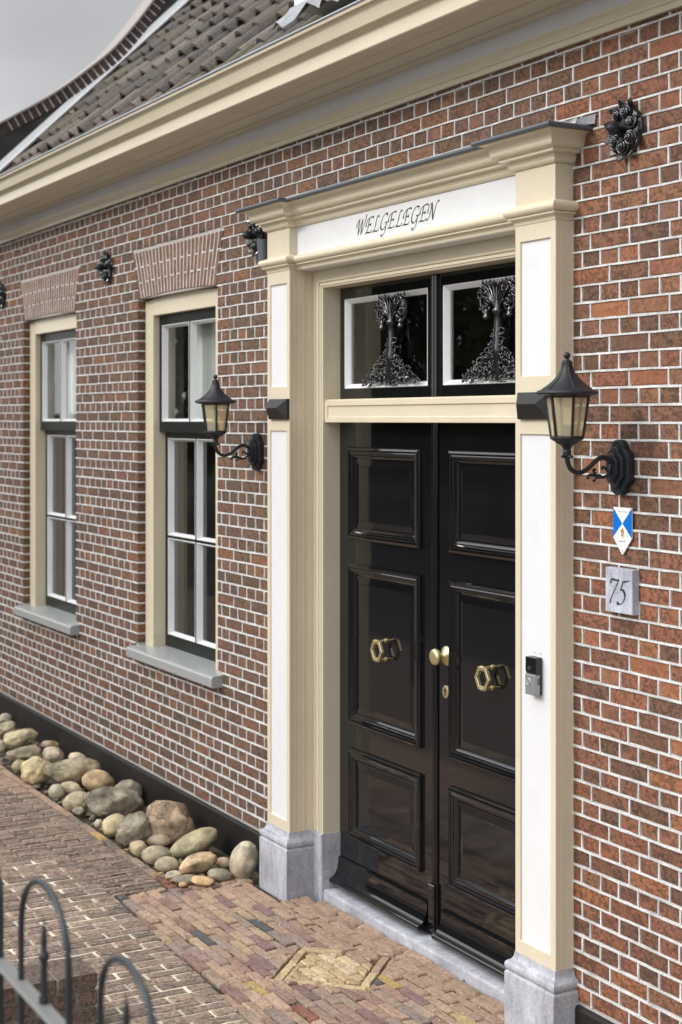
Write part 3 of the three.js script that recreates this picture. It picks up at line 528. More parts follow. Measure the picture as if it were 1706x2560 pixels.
{ // architrave, transom beam, transom light
  const f = grp('door_frame', house);
  const A = new MB().rect(-6.567, -4.6885, -3, 0.733, [[0, -0.050], [0.058, -0.048], [0.059, -0.042], [0.063, -0.040], [0.068, -0.042], [0.069, -0.049], [0.084, -0.047], [0.086, -0.052], [0.093, -0.054], [0.094, -0.056], [0.094, -0.20]], false, [0, 1, 1, 1]);
  // cut at the plinth: clamp everything below -2.003 (rings run down, the stone covers the rest)
  for (let i = 1; i < A.p.length; i += 3) if (A.p[i] < -2.003) A.p[i] = -2.003;
  mesh('architrave', A.geo(1), M.cream, f);
  for (const [x0, x1, s] of [[-6.58, -6.467, 1], [-4.786, -4.675, -1]]) { const b = new MB(); b.cbox(x0, x1, GY - 0.05, -2.0035, -0.2, -0.040, 0.006); mesh('stone_foot', b.geo(1.3, rnd(), rnd()), M.stone, f); }
  const bm = new MB().box(-6.4725, -4.7835, -0.012, 0.099, -0.19, -0.075); bm.rect(-6.47, -4.786, -0.012, 0.0935, [[0, -0.076], [0, -0.064], [0.002, -0.062], [0.0245, -0.062], [0.0255, -0.068], [0.028, -0.070]], true); mesh('transom_beam', bm.geo(1), M.cream, f);
  const tl = grp('transom_light', house), z = -0.150;
  const bl = new MB(); // black casement round two lights, with a beaded post
  bl.box(-6.4725, -4.7835, 0.585, 0.6385, z - 0.06, z); bl.box(-6.4725, -4.7835, 0.0995, 0.149, z - 0.06, z); bl.box(-6.4725, -6.431, 0.149, 0.585, z - 0.06, z); bl.box(-4.826, -4.7835, 0.149, 0.585, z - 0.06, z); bl.box(-5.677, -5.556, 0.149, 0.585, z - 0.06, z);
  const post = mergeGeometries([clean(new THREE.CylinderGeometry(0.010, 0.010, 0.53, 12).translate(-5.622, 0.369, z + 0.006)), clean(new THREE.CylinderGeometry(0.010, 0.010, 0.53, 12).translate(-5.600, 0.369, z + 0.006)), clean(new MB().box(-5.634, -5.588, 0.102, 0.636, z - 0.01, z + 0.006).geo(1))]);
  mesh('casement', bl.geo(1), M.black, tl); mesh('mullion', post, M.black, tl);
  for (const [a, b] of [[-6.43, -5.678], [-5.555, -4.827]]) {
    mesh('glazing_bead', new MB().rect(a, b, 0.150, 0.584, [[0, z - 0.002], [0.003, z + 0.001], [0.006, z - 0.001], [0.022, z - 0.022], [0.024, z - 0.03]]).geo(1), M.white, tl);
    mesh('pane', new MB().quad([a + 0.015, 0.16, z - 0.026], [b - 0.015, 0.16, z - 0.026], [b - 0.015, 0.575, z - 0.026], [a + 0.015, 0.575, z - 0.026]).geo(1), M.glass, tl);
    const c = (a + b) / 2 + 0.052 * 0 + (a < -6 ? 0.085 : 0.07); ornament(c, tl);
  }
  function ornament(cx, parent) {                                    // cast-iron tree of scrolls in front of the glass
    const gs = [], y0 = 0.166, zz = z + 0.012, sd = seed; seed = 4242;
    const curl = (x, y, r, tw, a0, fl) => { const pts = []; for (let i = 0; i <= 9; i++) { const t = i / 9, a = a0 + fl * t * 5.2, q = r * (1 - 0.72 * t); pts.push([x + q * Math.cos(a), y + q * Math.sin(a), zz + 0.010 * Math.sin(t * 4) + rr(-0.003, 0.003)]); } gs.push(tube(pts, tw, 18, 5)); gs.push(new THREE.SphereGeometry(tw * 1.7, 6, 5).translate(...pts[9])); };
    const half = (y) => { const t = (y - y0); return t < 0.035 ? 0.265 - t * 1.2 : t < 0.075 ? 0.212 - (t - 0.035) * 1.6 : t < 0.115 ? 0.135 - (t - 0.075) * 1.6 : t < 0.16 ? 0.06 - (t - 0.115) * 0.7 : t < 0.205 ? 0.03 : 0.0; };
    for (let y = y0 + 0.012; y < y0 + 0.205; y += 0.017) { const w = half(y); for (let x = -w; x <= w + 1e-6; x += 0.026) { const xx = x + rr(-0.008, 0.008); curl(cx + xx, y + rr(-0.006, 0.006), rr(0.012, 0.02), rr(0.0032, 0.0046), rnd() * 6.28, xx < 0 ? 1 : -1); } }
    for (let y = y0 + 0.006; y < y0 + 0.205; y += 0.024) { const w = half(y) * 0.8; if (w > 0.01) gs.push(tube([[cx - w, y, zz - 0.008], [cx - w * 0.3, y + 0.008, zz - 0.006], [cx + w * 0.3, y + 0.006, zz - 0.006], [cx + w, y, zz - 0.008]], 0.004, 16, 5)); }
    gs.push(lathe([[0.012, y0], [0.022, y0 + 0.1], [0.026, y0 + 0.14], [0.018, y0 + 0.165], [0.021, y0 + 0.19], [0.0165, y0 + 0.21], [0.0155, y0 + 0.27], [0.024, y0 + 0.278], [0.026, y0 + 0.284], [0.018, y0 + 0.29], [0.014, y0 + 0.34]], 10).translate(cx, 0, zz));
    for (let i = 0; i < 9; i++) { const a = (i - 4) * 0.2; gs.push(tube([[cx, y0 + 0.28, zz], [cx + a * 0.05, y0 + 0.33, zz + 0.008], [cx + a * 0.12, y0 + 0.38, zz + 0.006], [cx + a * 0.15, y0 + 0.398 - Math.abs(a) * 0.012, zz + 0.012]], 0.0055, 10, 5)); }
    for (const s of [-1, 1]) {
      for (let i = 0; i < 15; i++) curl(cx + s * rr(0.035, 0.118), y0 + rr(0.285, 0.385), rr(0.013, 0.024), rr(0.0036, 0.0052), rnd() * 6.28, s);
      for (let i = 0; i < 4; i++) gs.push(new THREE.ConeGeometry(0.008, 0.024, 5).translate(cx + s * (0.03 + i * 0.027), y0 + 0.402 + (i % 2) * 0.006, zz));
      gs.push(tube([[cx + s * 0.02, y0 + 0.39, zz], [cx + s * 0.08, y0 + 0.395, zz + 0.01], [cx + s * 0.125, y0 + 0.36, zz], [cx + s * 0.118, y0 + 0.3, zz], [cx + s * 0.085, y0 + 0.275, zz + 0.006]], 0.006, 24, 6));
      gs.push(lathe([[0.0, -0.012], [0.014, -0.008], [0.017, 0.0], [0.009, 0.006], [0.012, 0.014], [0.006, 0.03]], 10).translate(cx + s * 0.082, y0 + 0.262, zz));
    }
    seed = sd; mesh('iron_ornament', merge(gs), M.ironGloss, parent);
  }
}
// --- doors ------------------------------------------------------------------------------------------------
const DZ = -0.148;
function doorLeaf(x0, x1, left) {
  const d = grp('door_leaf', house), m = new MB(); m.box(x0, x1, -2.262, -0.010, DZ - 0.045, DZ);
  mesh('leaf', m.geo(1), M.black, d);
  const pn = [[-0.572, -0.128], [-1.456, -0.686], [-2.004, -1.572]], a = left ? -6.367 : -5.484, b = left ? -5.718 : -4.86;
  for (const [y0, y1] of pn) {
    const mo = [[0, DZ], [0.001, DZ + 0.012], [0.006, DZ + 0.019], [0.014, DZ + 0.022], [0.018, DZ + 0.021], [0.020, DZ + 0.016], [0.027, DZ + 0.020], [0.036, DZ + 0.018], [0.040, DZ + 0.012], [0.046, DZ + 0.011], [0.054, DZ + 0.006], [0.058, DZ - 0.004], [0.064, DZ - 0.006]];
    mesh('panel_moulding', new MB().rect(a, b, y0, y1, mo).geo(1), M.black, d);
    mesh('panel', new MB().rect(a + 0.064, b - 0.064, y0 + 0.064, y1 - 0.064, [[0, DZ - 0.006], [0.0, DZ + 0.0006], [0.028, DZ + 0.004], [0.030, DZ + 0.0065]], true).geo(1), M.black, d);
  }
  // curved weatherboard along the foot
  const wx0 = left ? x0 + 0.006 : -5.545, wx1 = left ? -5.660 : x1 - 0.006, pr = [[DZ - 0.01, -2.118], [DZ + 0.010, -2.118], [DZ + 0.013, -2.124]];
  for (let i = 0; i <= 8; i++) { const t = i / 8; pr.push([DZ + 0.012 + 0.045 * (1 - Math.cos(t * Math.PI / 2)), -2.126 - 0.092 * Math.sin(t * Math.PI / 2)]); }
  pr.push([DZ + 0.062, -2.222], [DZ + 0.064, -2.230], [DZ + 0.060, -2.240], [DZ + 0.028, -2.246], [DZ - 0.01, -2.246]);
  mesh('weatherboard', new MB().alongX(pr, wx0, wx1).geo(1), M.black, d);
  return d;
}
const leafL = doorLeaf(-6.4725, -5.586, true), leafR = doorLeaf(-5.578, -4.7835, false);
{
  const c = mergeGeometries([clean(new THREE.CylinderGeometry(0.0135, 0.0135, 2.01, 14).translate(-5.610, -1.016, DZ + 0.004)), clean(new MB().cbox(-5.634, -5.588, -2.24, -0.012, DZ - 0.01, DZ + 0.008, 0.003).geo(1)), clean(new MB().cbox(-5.640, -5.592, -2.235, -2.03, DZ, DZ + 0.022, 0.005).geo(1))]);
  mesh('cover_bead', c, M.black, leafL);
  function knocker(x, leaf) {
    const y = -1.060, zf = -0.093, hx = 0.052, hy = 0.050, gs = [], P = [];
    for (let i = 0; i < 6; i++) { const a = Math.PI / 6 * 0 + i * Math.PI / 3; P.push([x + hx * Math.cos(a) * 0.98, y + hy * Math.sin(a) * 1.05]); }
    P[0][1] -= 0.0; const ring = new THREE.Shape(P.map((p) => new THREE.Vector2(...p))); ring.holes.push(new THREE.Path(P.map((p) => new THREE.Vector2(x + (p[0] - x) * 0.73, y + (p[1] - y) * 0.73)).reverse()));
    gs.push(new THREE.ExtrudeGeometry(ring, { depth: 0.012, bevelEnabled: true, bevelSize: 0.0015, bevelThickness: 0.0015, bevelSegments: 1 }).translate(0, 0, zf - 0.006));
    for (const s of [1, -1]) { const yy = y + s * hy * 0.86; gs.push(new THREE.CylinderGeometry(0.006, 0.006, zf - DZ, 10).rotateX(Math.PI / 2).translate(x, yy, (zf + DZ) / 2), new THREE.CylinderGeometry(0.010, 0.011, 0.008, 14).rotateX(Math.PI / 2).translate(x, yy, DZ + 0.010), new THREE.CylinderGeometry(0.009, 0.009, 0.026, 12).rotateZ(Math.PI / 2).translate(x, yy, zf)); }
    mesh('door_knocker', merge(gs), M.brass, leaf);
  }
  knocker(-6.022, leafL); knocker(-5.165, leafR);
  const kx = -5.517, ky = -1.019;
  const knob = merge([lathe([[0.0, 0.0], [0.043, 0.0], [0.043, 0.004], [0.040, 0.008], [0.034, 0.009], [0.032, 0.013], [0.024, 0.015], [0.019, 0.020], [0.012, 0.026], [0.010, 0.034], [0.013, 0.040], [0.024, 0.045], [0.034, 0.053], [0.036, 0.062], [0.033, 0.070], [0.022, 0.076], [0.0, 0.078]], 32).rotateX(Math.PI / 2).translate(kx, ky, DZ)]);
  mesh('door_knob', knob, M.brass, leafR);
  const esc = mesh('keyhole_plate', merge([lathe([[0, 0], [0.027, 0], [0.027, 0.009], [0.025, 0.0115], [0, 0.0115]], 28).scale(0.86, 1, 1.04).rotateX(Math.PI / 2).translate(-5.516, -1.173, DZ)]), M.brass, leafR);
  mesh('keyhole', merge([new THREE.CylinderGeometry(0.0075, 0.0075, 0.002, 14).rotateX(Math.PI / 2).translate(-5.516, -1.165, DZ + 0.0126), new THREE.BoxGeometry(0.007, 0.022, 0.002).translate(-5.516, -1.180, DZ + 0.0124)]), M.brassDark, esc);
}
{ // threshold stone, spout behind the left pilaster
  const t = new MB().alongX([[-0.22, GY - 0.1], [-0.056, GY - 0.1], [-0.055, -2.280], [-0.060, -2.271], [-0.070, -2.2685], [-0.22, -2.2635]], -6.4665, -4.7865); mesh('threshold', t.geo(1.3), M.stone, house);
  mesh('lead_spout', new THREE.CylinderGeometry(0.037, 0.027, 0.135, 18).translate(-6.925, 0.845, 0.042), M.lead, house);
}

// ---------------------------------------------------------------- THINGS ON THE WALL
function lantern(x, label) {
  const t = thing('wall_lantern', label, 'wall lantern', [x, -0.165, 0], 'black wall lanterns beside the door'), Y = 0.165, lz = 0.248;
  // wall plate: lobed, stepped
  const plate = (w, h, d, z) => { const s = new THREE.Shape(), a = w / 2, b = h / 2; s.moveTo(-a * 0.55, -b * 0.72); s.quadraticCurveTo(-a * 0.5, -b, 0, -b); s.quadraticCurveTo(a * 0.5, -b, a * 0.55, -b * 0.72); s.quadraticCurveTo(a * 0.62, -b * 0.62, a * 0.8, -b * 0.58); s.lineTo(a, -b * 0.45); s.lineTo(a, b * 0.45); s.lineTo(a * 0.8, b * 0.58); s.quadraticCurveTo(a * 0.62, b * 0.62, a * 0.55, b * 0.72); s.quadraticCurveTo(a * 0.5, b, 0, b); s.quadraticCurveTo(-a * 0.5, b, -a * 0.55, b * 0.72); s.quadraticCurveTo(-a * 0.62, b * 0.62, -a * 0.8, b * 0.58); s.lineTo(-a, b * 0.45); s.lineTo(-a, -b * 0.45); s.lineTo(-a * 0.8, -b * 0.58); s.quadraticCurveTo(-a * 0.62, -b * 0.62, -a * 0.55, -b * 0.72); return new THREE.ExtrudeGeometry(s, { depth: d, bevelEnabled: true, bevelSize: 0.004, bevelThickness: 0.004, bevelSegments: 2, curveSegments: 8 }).translate(0, 0, z); };
  mesh('wall_plate', merge([plate(0.112, 0.185, 0.022, 0.006), plate(0.078, 0.135, 0.012, 0.03), plate(0.05, 0.09, 0.010, 0.045), new THREE.SphereGeometry(0.006, 10, 8).translate(0.03, 0.0, 0.037)]), M.iron, t);
  const arm = tube([[0, 0.012, 0.05], [0, 0.030, 0.075], [0, 0.036, 0.098], [0, 0.020, 0.130], [0, -0.006, 0.165], [0, -0.016, 0.200], [0, -0.002, 0.233], [0, 0.03, 0.247], [0, 0.055, 0.248]], 0.0085, 48, 10);
  const sc = [];
  sc.push(tube([[0, 0.01, 0.058], [0, -0.02, 0.068], [0, -0.032, 0.085], [0, -0.032, 0.105], [0, -0.026, 0.125], [0, -0.024, 0.150]], 0.0058, 24, 8), new THREE.SphereGeometry(0.0095, 10, 8).translate(0, -0.030, 0.110));
  sc.push(tube([[0, -0.029, 0.118], [0, -0.018, 0.128], [0, -0.008, 0.136], [0, -0.004, 0.130], [0, -0.008, 0.125]], 0.0042, 14, 6), tube([[0, -0.026, 0.14], [0, -0.024, 0.152], [0, -0.031, 0.160], [0, -0.038, 0.156]], 0.0042, 14, 6), tube([[0, -0.02, 0.065], [0, -0.006, 0.078], [0, 0.002, 0.090], [0, 0.0, 0.098], [0, -0.005, 0.097]], 0.0046, 14, 6), tube([[0, -0.03, 0.12], [0, -0.042, 0.128], [0, -0.046, 0.136]], 0.004, 10, 6));
  for (const s of [-1, 1]) sc.push(new THREE.SphereGeometry(0.009, 8, 6).scale(1.6, 0.7, 1).translate(s * 0.017, 0.040, lz), new THREE.SphereGeometry(0.007, 8, 6).scale(1, 0.7, 1.6).translate(0, 0.040, lz + s * 0.016));
  mesh('arm', merge([arm, ...sc]), M.iron, t);
  const roof = []; { const pts = [[0.001, 0.205], [0.014, 0.204], [0.0165, 0.200]]; for (let i = 0; i <= 14; i++) { const q = i / 14; pts.push([0.0165 + 0.070 * Math.pow(q, 2.15), 0.198 - 0.093 * q]); } pts.push([0.094, 0.102], [0.101, 0.099], [0.106, 0.094], [0.106, 0.090], [0.100, 0.087], [0.084, 0.082], [0.0, 0.081]); roof.push(lathe(pts, 48).translate(0, Y, lz)); }
  for (let k = 0; k < 6; k++) { const a = k * Math.PI / 3 + 0.35, P = []; for (let i = 0; i <= 12; i++) { const q = i / 12; const r = 0.0165 + 0.070 * Math.pow(q, 2.15); P.push([r * Math.cos(a), Y + 0.1985 - 0.093 * q, lz + r * Math.sin(a)]); } roof.push(tube(P, 0.0022, 16, 5)); }
  mesh('lantern_roof', merge(roof), M.iron, t);
  mesh('finial', merge([new THREE.SphereGeometry(0.0118, 18, 12).translate(0, Y + 0.220, lz), new THREE.CylinderGeometry(0.006, 0.010, 0.012, 12).translate(0, Y + 0.206, lz)]), M.iron, t);
  const amber = phy({ color: rgb(0.93, 0.85, 0.62), roughness: 0.2, transmission: 0.66, thickness: 0, ior: 1.3 });
  const bars = [], rt = 0.0745, rb = 0.054, yt = Y + 0.082, yb = Y - 0.062;
  for (let k = 0; k < 6; k++) {
    const a0 = k * Math.PI / 3 + 0.35, a1 = a0 + Math.PI / 3, P = (r, y, a) => [r * Math.cos(a), y, lz + r * Math.sin(a)];
    bars.push(tube([P(rt, yt, a0), P((rt + rb) / 2, (yt + yb) / 2, a0), P(rb, yb, a0)], 0.0056, 4, 6));
    const g = new MB().quad(P(rb, yb, a0), P(rb, yb, a1), P(rt, yt, a1), P(rt, yt, a0)).geo(1); mesh('pane', g, amber, t);
    for (const [r, y, w] of [[rt, yt, 0.007], [rb, yb + 0.002, 0.0065]]) bars.push(tube([P(r, y, a0), P(r * 0.995, y, (a0 + a1) / 2).map((v, i) => i === 1 ? v : (P(r, y, a0)[i] + P(r, y, a1)[i]) / 2), P(r, y, a1)], w, 3, 5));
  }
  mesh('lantern_cage', merge(bars), M.iron, t);
  mesh('lantern_base', lathe([[0.0, Y - 0.125], [0.0125, Y - 0.125], [0.0145, Y - 0.120], [0.0135, Y - 0.113], [0.015, Y - 0.111], [0.015, Y - 0.107], [0.012, Y - 0.105], [0.0135, Y - 0.098], [0.018, Y - 0.090], [0.028, Y - 0.083], [0.038, Y - 0.079], [0.040, Y - 0.075], [0.052, Y - 0.068], [0.058, Y - 0.063], [0.058, Y - 0.058], [0.0, Y - 0.060]], 36).translate(0, 0, lz), M.iron, t);
  const bulb = mesh('bulb', lathe([[0.0, 0.045], [0.012, 0.043], [0.024, 0.035], [0.030, 0.022], [0.029, 0.008], [0.022, -0.006], [0.014, -0.018], [0.013, -0.026]], 24).translate(0, Y + 0.008, lz), phy({ color: rgb(0.95, 0.95, 0.93), roughness: 0.02, transmission: 1, thickness: 0, ior: 1.45 }), t);
  mesh('lamp_holder', new THREE.CylinderGeometry(0.016, 0.016, 0.045, 18).translate(0, Y - 0.038, lz), std({ color: rgb(0.05, 0.05, 0.045), roughness: 0.6 }), t);
  return t;
}
lantern(-4.160, 'black lantern on curved arm, right of the door above the blue and white shield');
lantern(-7.062, 'black lantern on curved arm, on brick between the door and the nearer window');

function rosette(x, y, label) {
  const t = thing('wall_anchor', label, 'wall anchor', [x, y, 0], 'flower shaped iron wall anchors'), gs = [], lf = [];
  gs.push(lathe([[0, 0.03], [0.04, 0.03], [0.066, 0.022], [0.08, 0.008], [0.08, 0.002]], 20).rotateX(Math.PI / 2).scale(1, 1.1, 1));
  for (let i = 0; i < 7; i++) {
    const a = i / 7 * Math.PI * 2 + 0.3, r = 0.052, px = Math.cos(a) * r, py = Math.sin(a) * r * 1.15, R = 0.022 + 0.004 * h3(i, 4, 2);
    for (let q = 0; q < 3; q++) { const rad = R * (1 - q * 0.3); gs.push(new THREE.TorusGeometry(rad, 0.0048, 6, 14).scale(1, 1, 1.3).rotateX(rr(-0.3, 0.3)).rotateY(rr(-0.3, 0.3)).translate(px, py, 0.028 + q * 0.006)); }
    gs.push(new THREE.SphereGeometry(0.008, 8, 6).translate(px, py, 0.042), new THREE.SphereGeometry(R, 10, 6).scale(1, 1, 0.8).translate(px, py, 0.018));
  }
  for (let i = 0; i < 11; i++) {
    const a = i / 11 * Math.PI * 2, r = 0.078; const s = new THREE.Shape(); s.moveTo(-0.014, -0.014); s.quadraticCurveTo(-0.022, 0.006, 0, 0.026); s.quadraticCurveTo(0.022, 0.006, 0.014, -0.014); s.closePath();
    lf.push(new THREE.ExtrudeGeometry(s, { depth: 0.004, bevelEnabled: true, bevelSize: 0.002, bevelThickness: 0.002, bevelSegments: 1, curveSegments: 5 }).rotateX(0.55 + rr(-0.2, 0.2)).rotateZ(a - Math.PI / 2).translate(Math.cos(a) * r, Math.sin(a) * r * 1.13, 0.016));
  }
  mesh('flower_ring', merge(gs), M.ironGloss, t); mesh('leaf', merge(lf), M.ironGloss, t);
  mesh('knob', lathe([[0.0, 0.095], [0.010, 0.091], [0.019, 0.080], [0.023, 0.066], [0.020, 0.052], [0.012, 0.046], [0.014, 0.03], [0.016, 0.02]], 20).rotateX(Math.PI / 2), M.iron, t);
}
rosette(-4.135, 1.008, 'glossy black iron flower wall anchor right of the door cornice, the largest in view');
rosette(-7.068, 0.95, 'black iron flower wall anchor half hidden behind the left end of the door cornice');
rosette(-9.268, 0.978, 'black iron flower wall anchor on the brick between the two window arches');
rosette(-11.60, 0.968, 'black iron flower wall anchor cut by the left edge, beyond the farther window');

for (const [x0, lab] of [[-6.766, 'black faceted wall light box on the left door pilaster'], [-4.664, 'black faceted wall light box on the right door pilaster, partly behind the lantern']]) {
  const t = thing('wall_light_box', lab, 'wall light', [x0 + 0.1, 0.053, PZ], 'faceted boxes on the door pilasters');
  mesh('housing', new MB().rect(-0.1, 0.1, -0.05, 0.05, [[0, 0], [0, 0.014], [0.004, 0.016], [0.006, 0.018]]).quad([-0.094, -0.044, 0.018], [0.094, -0.044, 0.018], [0.058, 0.006, 0.050], [-0.058, 0.006, 0.050]).quad([-0.058, 0.006, 0.050], [0.058, 0.006, 0.050], [0.094, 0.044, 0.018], [-0.094, 0.044, 0.018]).tri([-0.094, -0.044, 0.018], [-0.058, 0.006, 0.050], [-0.094, 0.044, 0.018]).tri([0.094, -0.044, 0.018], [0.094, 0.044, 0.018], [0.058, 0.006, 0.050]).geo(1), std({ color: rgb(0.010, 0.010, 0.012), roughness: 0.35 }), t);
}
{ // video doorbell on the right pilaster
  const t = thing('doorbell', 'black and silver video doorbell on the white panel of the right door pilaster', 'doorbell', [-4.566, -0.945, PZ - 0.008]);
  const b = (w, h, d, x, y, z, r) => new RoundedBoxGeometry(w, h, d, 3, r).translate(x, y, z);
  mesh('housing', b(0.062, 0.139, 0.030, 0, 0, 0.016, 0.004), std({ color: rgb(0.02, 0.02, 0.022), roughness: 0.4 }), t);
  mesh('camera_panel', b(0.0626, 0.058, 0.010, 0, 0.0405, 0.029, 0.003), std({ color: rgb(0.008, 0.008, 0.010), roughness: 0.12 }), t);
  mesh('face_plate', b(0.0632, 0.077, 0.024, 0, -0.0315, 0.0235, 0.004), std({ color: rgb(0.33, 0.345, 0.37), roughness: 0.42, metalness: 0.5 }), t);
  mesh('lens', new THREE.CylinderGeometry(0.007, 0.0085, 0.003, 20).rotateX(Math.PI / 2).translate(-0.006, 0.028, 0.0355), std({ color: rgb(0.05, 0.05, 0.055), roughness: 0.15 }), t);
  mesh('button', merge([new THREE.TorusGeometry(0.0125, 0.0016, 8, 28).translate(-0.008, -0.022, 0.0362), new THREE.CylinderGeometry(0.0105, 0.0105, 0.002, 24).rotateX(Math.PI / 2).translate(-0.008, -0.022, 0.0362)]), std({ color: rgb(0.6, 0.61, 0.63), roughness: 0.3, metalness: 0.7 }), t);
  const sl = []; for (let i = 0; i < 3; i++) sl.push(new THREE.BoxGeometry(0.001, 0.024, 0.0016).translate(0.0318, -0.018, 0.015 + i * 0.004)); mesh('speaker_slot', merge(sl), M.black, t);
}
{ // holes left by an older bell plate
  const hm = []; for (const x of [-0.019, 0.019]) hm.push(new THREE.CylinderGeometry(0.0018, 0.0018, 0.002, 8).rotateX(Math.PI / 2).translate(-4.566 + x, -0.862, PZ - 0.0078)); mesh('screw_hole', merge(hm), M.black, house);
}
{ // enamel shield
  const S = 8, W = 100 * S, Hh = 165 * S, cv = document.createElement('canvas'); cv.width = W; cv.height = Hh; const c = cv.getContext('2d');
  c.fillStyle = '#f1f1f1'; c.fillRect(0, 0, W, Hh); const P = (...a) => { c.beginPath(); for (let i = 0; i < a.length; i += 2) c.lineTo(a[i] * S, a[i + 1] * S); c.closePath(); };
  c.fillStyle = '#1570cc'; P(0, 2, 50, 56, 0, 106); c.fill(); P(100, 2, 50, 56, 100, 106); c.fill();
  c.textAlign = 'center'; c.font = 'bold ' + 7 * S + 'px sans-serif'; const cols = ['#2a7f8a', '#3558a8', '#7b4a9c', '#c05a3a', '#c9a12a', '#4f8f45', '#2f6db5', '#a0458a']; const txt = 'Rijksmonument'; let x = 24 * S; c.textAlign = 'left'; [...txt].forEach((ch, i) => { c.fillStyle = cols[i % cols.length]; c.fillText(ch, x, 17 * S); x += c.measureText(ch).width * 1.0; });
  c.fillStyle = '#b98a3a'; P(39, 72, 43, 79, 50, 70, 57, 79, 61, 72, 59, 83, 41, 83); c.fill(); c.fillStyle = '#c98a1e'; c.beginPath(); c.moveTo(42 * S, 83 * S); c.lineTo(58 * S, 83 * S); c.lineTo(58 * S, 98 * S); c.quadraticCurveTo(58 * S, 105 * S, 50 * S, 107 * S); c.quadraticCurveTo(42 * S, 105 * S, 42 * S, 98 * S); c.fill();
  c.fillStyle = '#7c2a2a'; c.fillRect(44 * S, 86 * S, 12 * S, 4 * S); c.fillRect(45.5 * S, 93 * S, 9 * S, 4 * S); c.fillStyle = '#bfe0ea'; c.fillRect(47.5 * S, 87 * S, 5 * S, 7 * S); c.fillRect(47.5 * S, 98 * S, 5 * S, 7 * S);
  c.fillStyle = '#3a3550'; c.font = 'bold ' + 10 * S + 'px sans-serif'; c.textAlign = 'center'; c.fillText('Zederik', 49 * S, 121 * S); c.strokeStyle = '#6a5a90'; c.lineWidth = 1.6 * S; c.beginPath(); c.arc(38 * S, 120 * S, 18 * S, Math.PI * 1.02, Math.PI * 1.38); c.stroke();
  const tx = new THREE.CanvasTexture(cv); tx.colorSpace = THREE.SRGBColorSpace; tx.anisotropy = 8;
  const t = thing('shield_plate', 'blue and white enamel shield plate on brick, between the lantern and the house number', 'sign', [-4.156, -0.387, 0.006]);
  const w = 0.050, s = new THREE.Shape(); s.moveTo(-w, 0.082); s.lineTo(w, 0.082); s.lineTo(w, -0.024); s.lineTo(0.003, -0.081); s.lineTo(-0.003, -0.081); s.lineTo(-w, -0.024); s.closePath();
  const body = new THREE.ExtrudeGeometry(s, { depth: 0.004, bevelEnabled: false }); mesh('plate', boxUV(clean(body), 1), std({ color: rgb(0.7, 0.7, 0.7), roughness: 0.3 }), t);
  const f = new THREE.ShapeGeometry(s); f.translate(0, 0, 0.0046); const p = f.attributes.position, uv = f.attributes.uv; for (let i = 0; i < p.count; i++) uv.setXY(i, (p.getX(i) + w) / (2 * w), 1 - (0.082 - p.getY(i)) / 0.165);
  mesh('enamel_face', f, phy({ map: tx, roughness: 0.18 }), t);
  mesh('screw', merge([[-0.04, 0.068], [0.04, 0.068], [0, -0.068]].map(([a, b]) => new THREE.SphereGeometry(0.0032, 8, 6).scale(1, 1, 0.5).translate(a, b, 0.005))), M.brassDark, t);
}
{ // house number
  const t = thing('house_number', 'grey stone house number plaque carved with 75, below the shield', 'house number', [-4.150, -0.594, 0.004]);
  mesh('slab', new MB().cbox(-0.0725, 0.0725, -0.0775, 0.0775, -0.004, 0.028, 0.002).geo(2.2), std({ color: rgb(0.66, 0.69, 0.79), map: stoneMap, roughness: 0.8, bumpMap: stoneMap, bumpScale: 0.0006 }), t);
  glyph['7'] = [0.62, [[[0.08, 0.80], [0.1, 1.0], [0.3, 0.97], [0.66, 0.97]], [[0.66, 0.97], [0.5, 0.6], [0.34, 0.3], [0.26, 0.0], [0.27, -0.08]]]];
  glyph['5'] = [0.62, [[[0.28, 0.94], [0.48, 0.95], [0.70, 1.0], [0.74, 1.04]], [[0.28, 0.94], [0.22, 0.62], [0.2, 0.58]], [[0.2, 0.58], [0.4, 0.55], [0.58, 0.36], [0.55, 0.1], [0.36, -0.06], [0.14, -0.06], [0.08, 0.02]]]];
  const m = new MB(); strokes(m, '7', -0.063, -0.040, 0.079, 0.070, 0.0286, 0.0112); strokes(m, '5', -0.013, -0.040, 0.079, 0.070, 0.0286, 0.0112); mesh('carved_numeral', m.geo(1), std({ color: rgb(0.022, 0.024, 0.032), roughness: 0.8 }), t);
}

// ---------------------------------------------------------------- PAVING
const boundZ = (x) => 0.80 + (x + 7.35) * 0.05;                     // edge between the klinkers and the mortared bricks
function paver(poly, y, uvo, edge = 0.0045, tilt = 0.0025) {          // convex polygon [x,z], rounded rim
  const n = poly.length, m = new MB(); let cx = 0, cz = 0; for (const p of poly) { cx += p[0] / n; cz += p[1] / n; }
  const tx = rr(-tilt, tilt), tz = rr(-tilt, tilt), inn = poly.map(([x, z]) => { const dx = cx - x, dz = cz - z, l = Math.hypot(dx, dz); const k = Math.min(0.4, edge * 1.3 / l); return [x + dx * k + rr(-0.0008, 0.0008), y + tx * Math.sign(-dx) + tz * Math.sign(-dz), z + dz * k + rr(-0.0008, 0.0008)]; });
  const out = poly.map(([x, z], i) => [x + rr(-0.0012, 0.0012), inn[i][1] - edge, z + rr(-0.0012, 0.0012)]);
  for (let i = 0; i < n; i++) { const k = (i + 1) % n; m.tri([cx, y + rr(0, 0.0012), cz], inn[k], inn[i]); m.quad(out[i], inn[i], inn[k], out[k]); m.quad([out[i][0], y - 0.05, out[i][2]], out[i], out[k], [out[k][0], y - 0.05, out[k][2]]); }
  return m.geo(1 / TB, uvo[0], uvo[1]);
}
const viewSize = (x, z) => { const p = ndc(x, GY, z); return p.x > -1.06 && p.x < 1.06 && p.y > -1.06 && p.y < 1.06 && p.z < 1 ? 1 / p.distanceTo(ndc(x + 0.05, GY, z + 0.05)) : 0; };
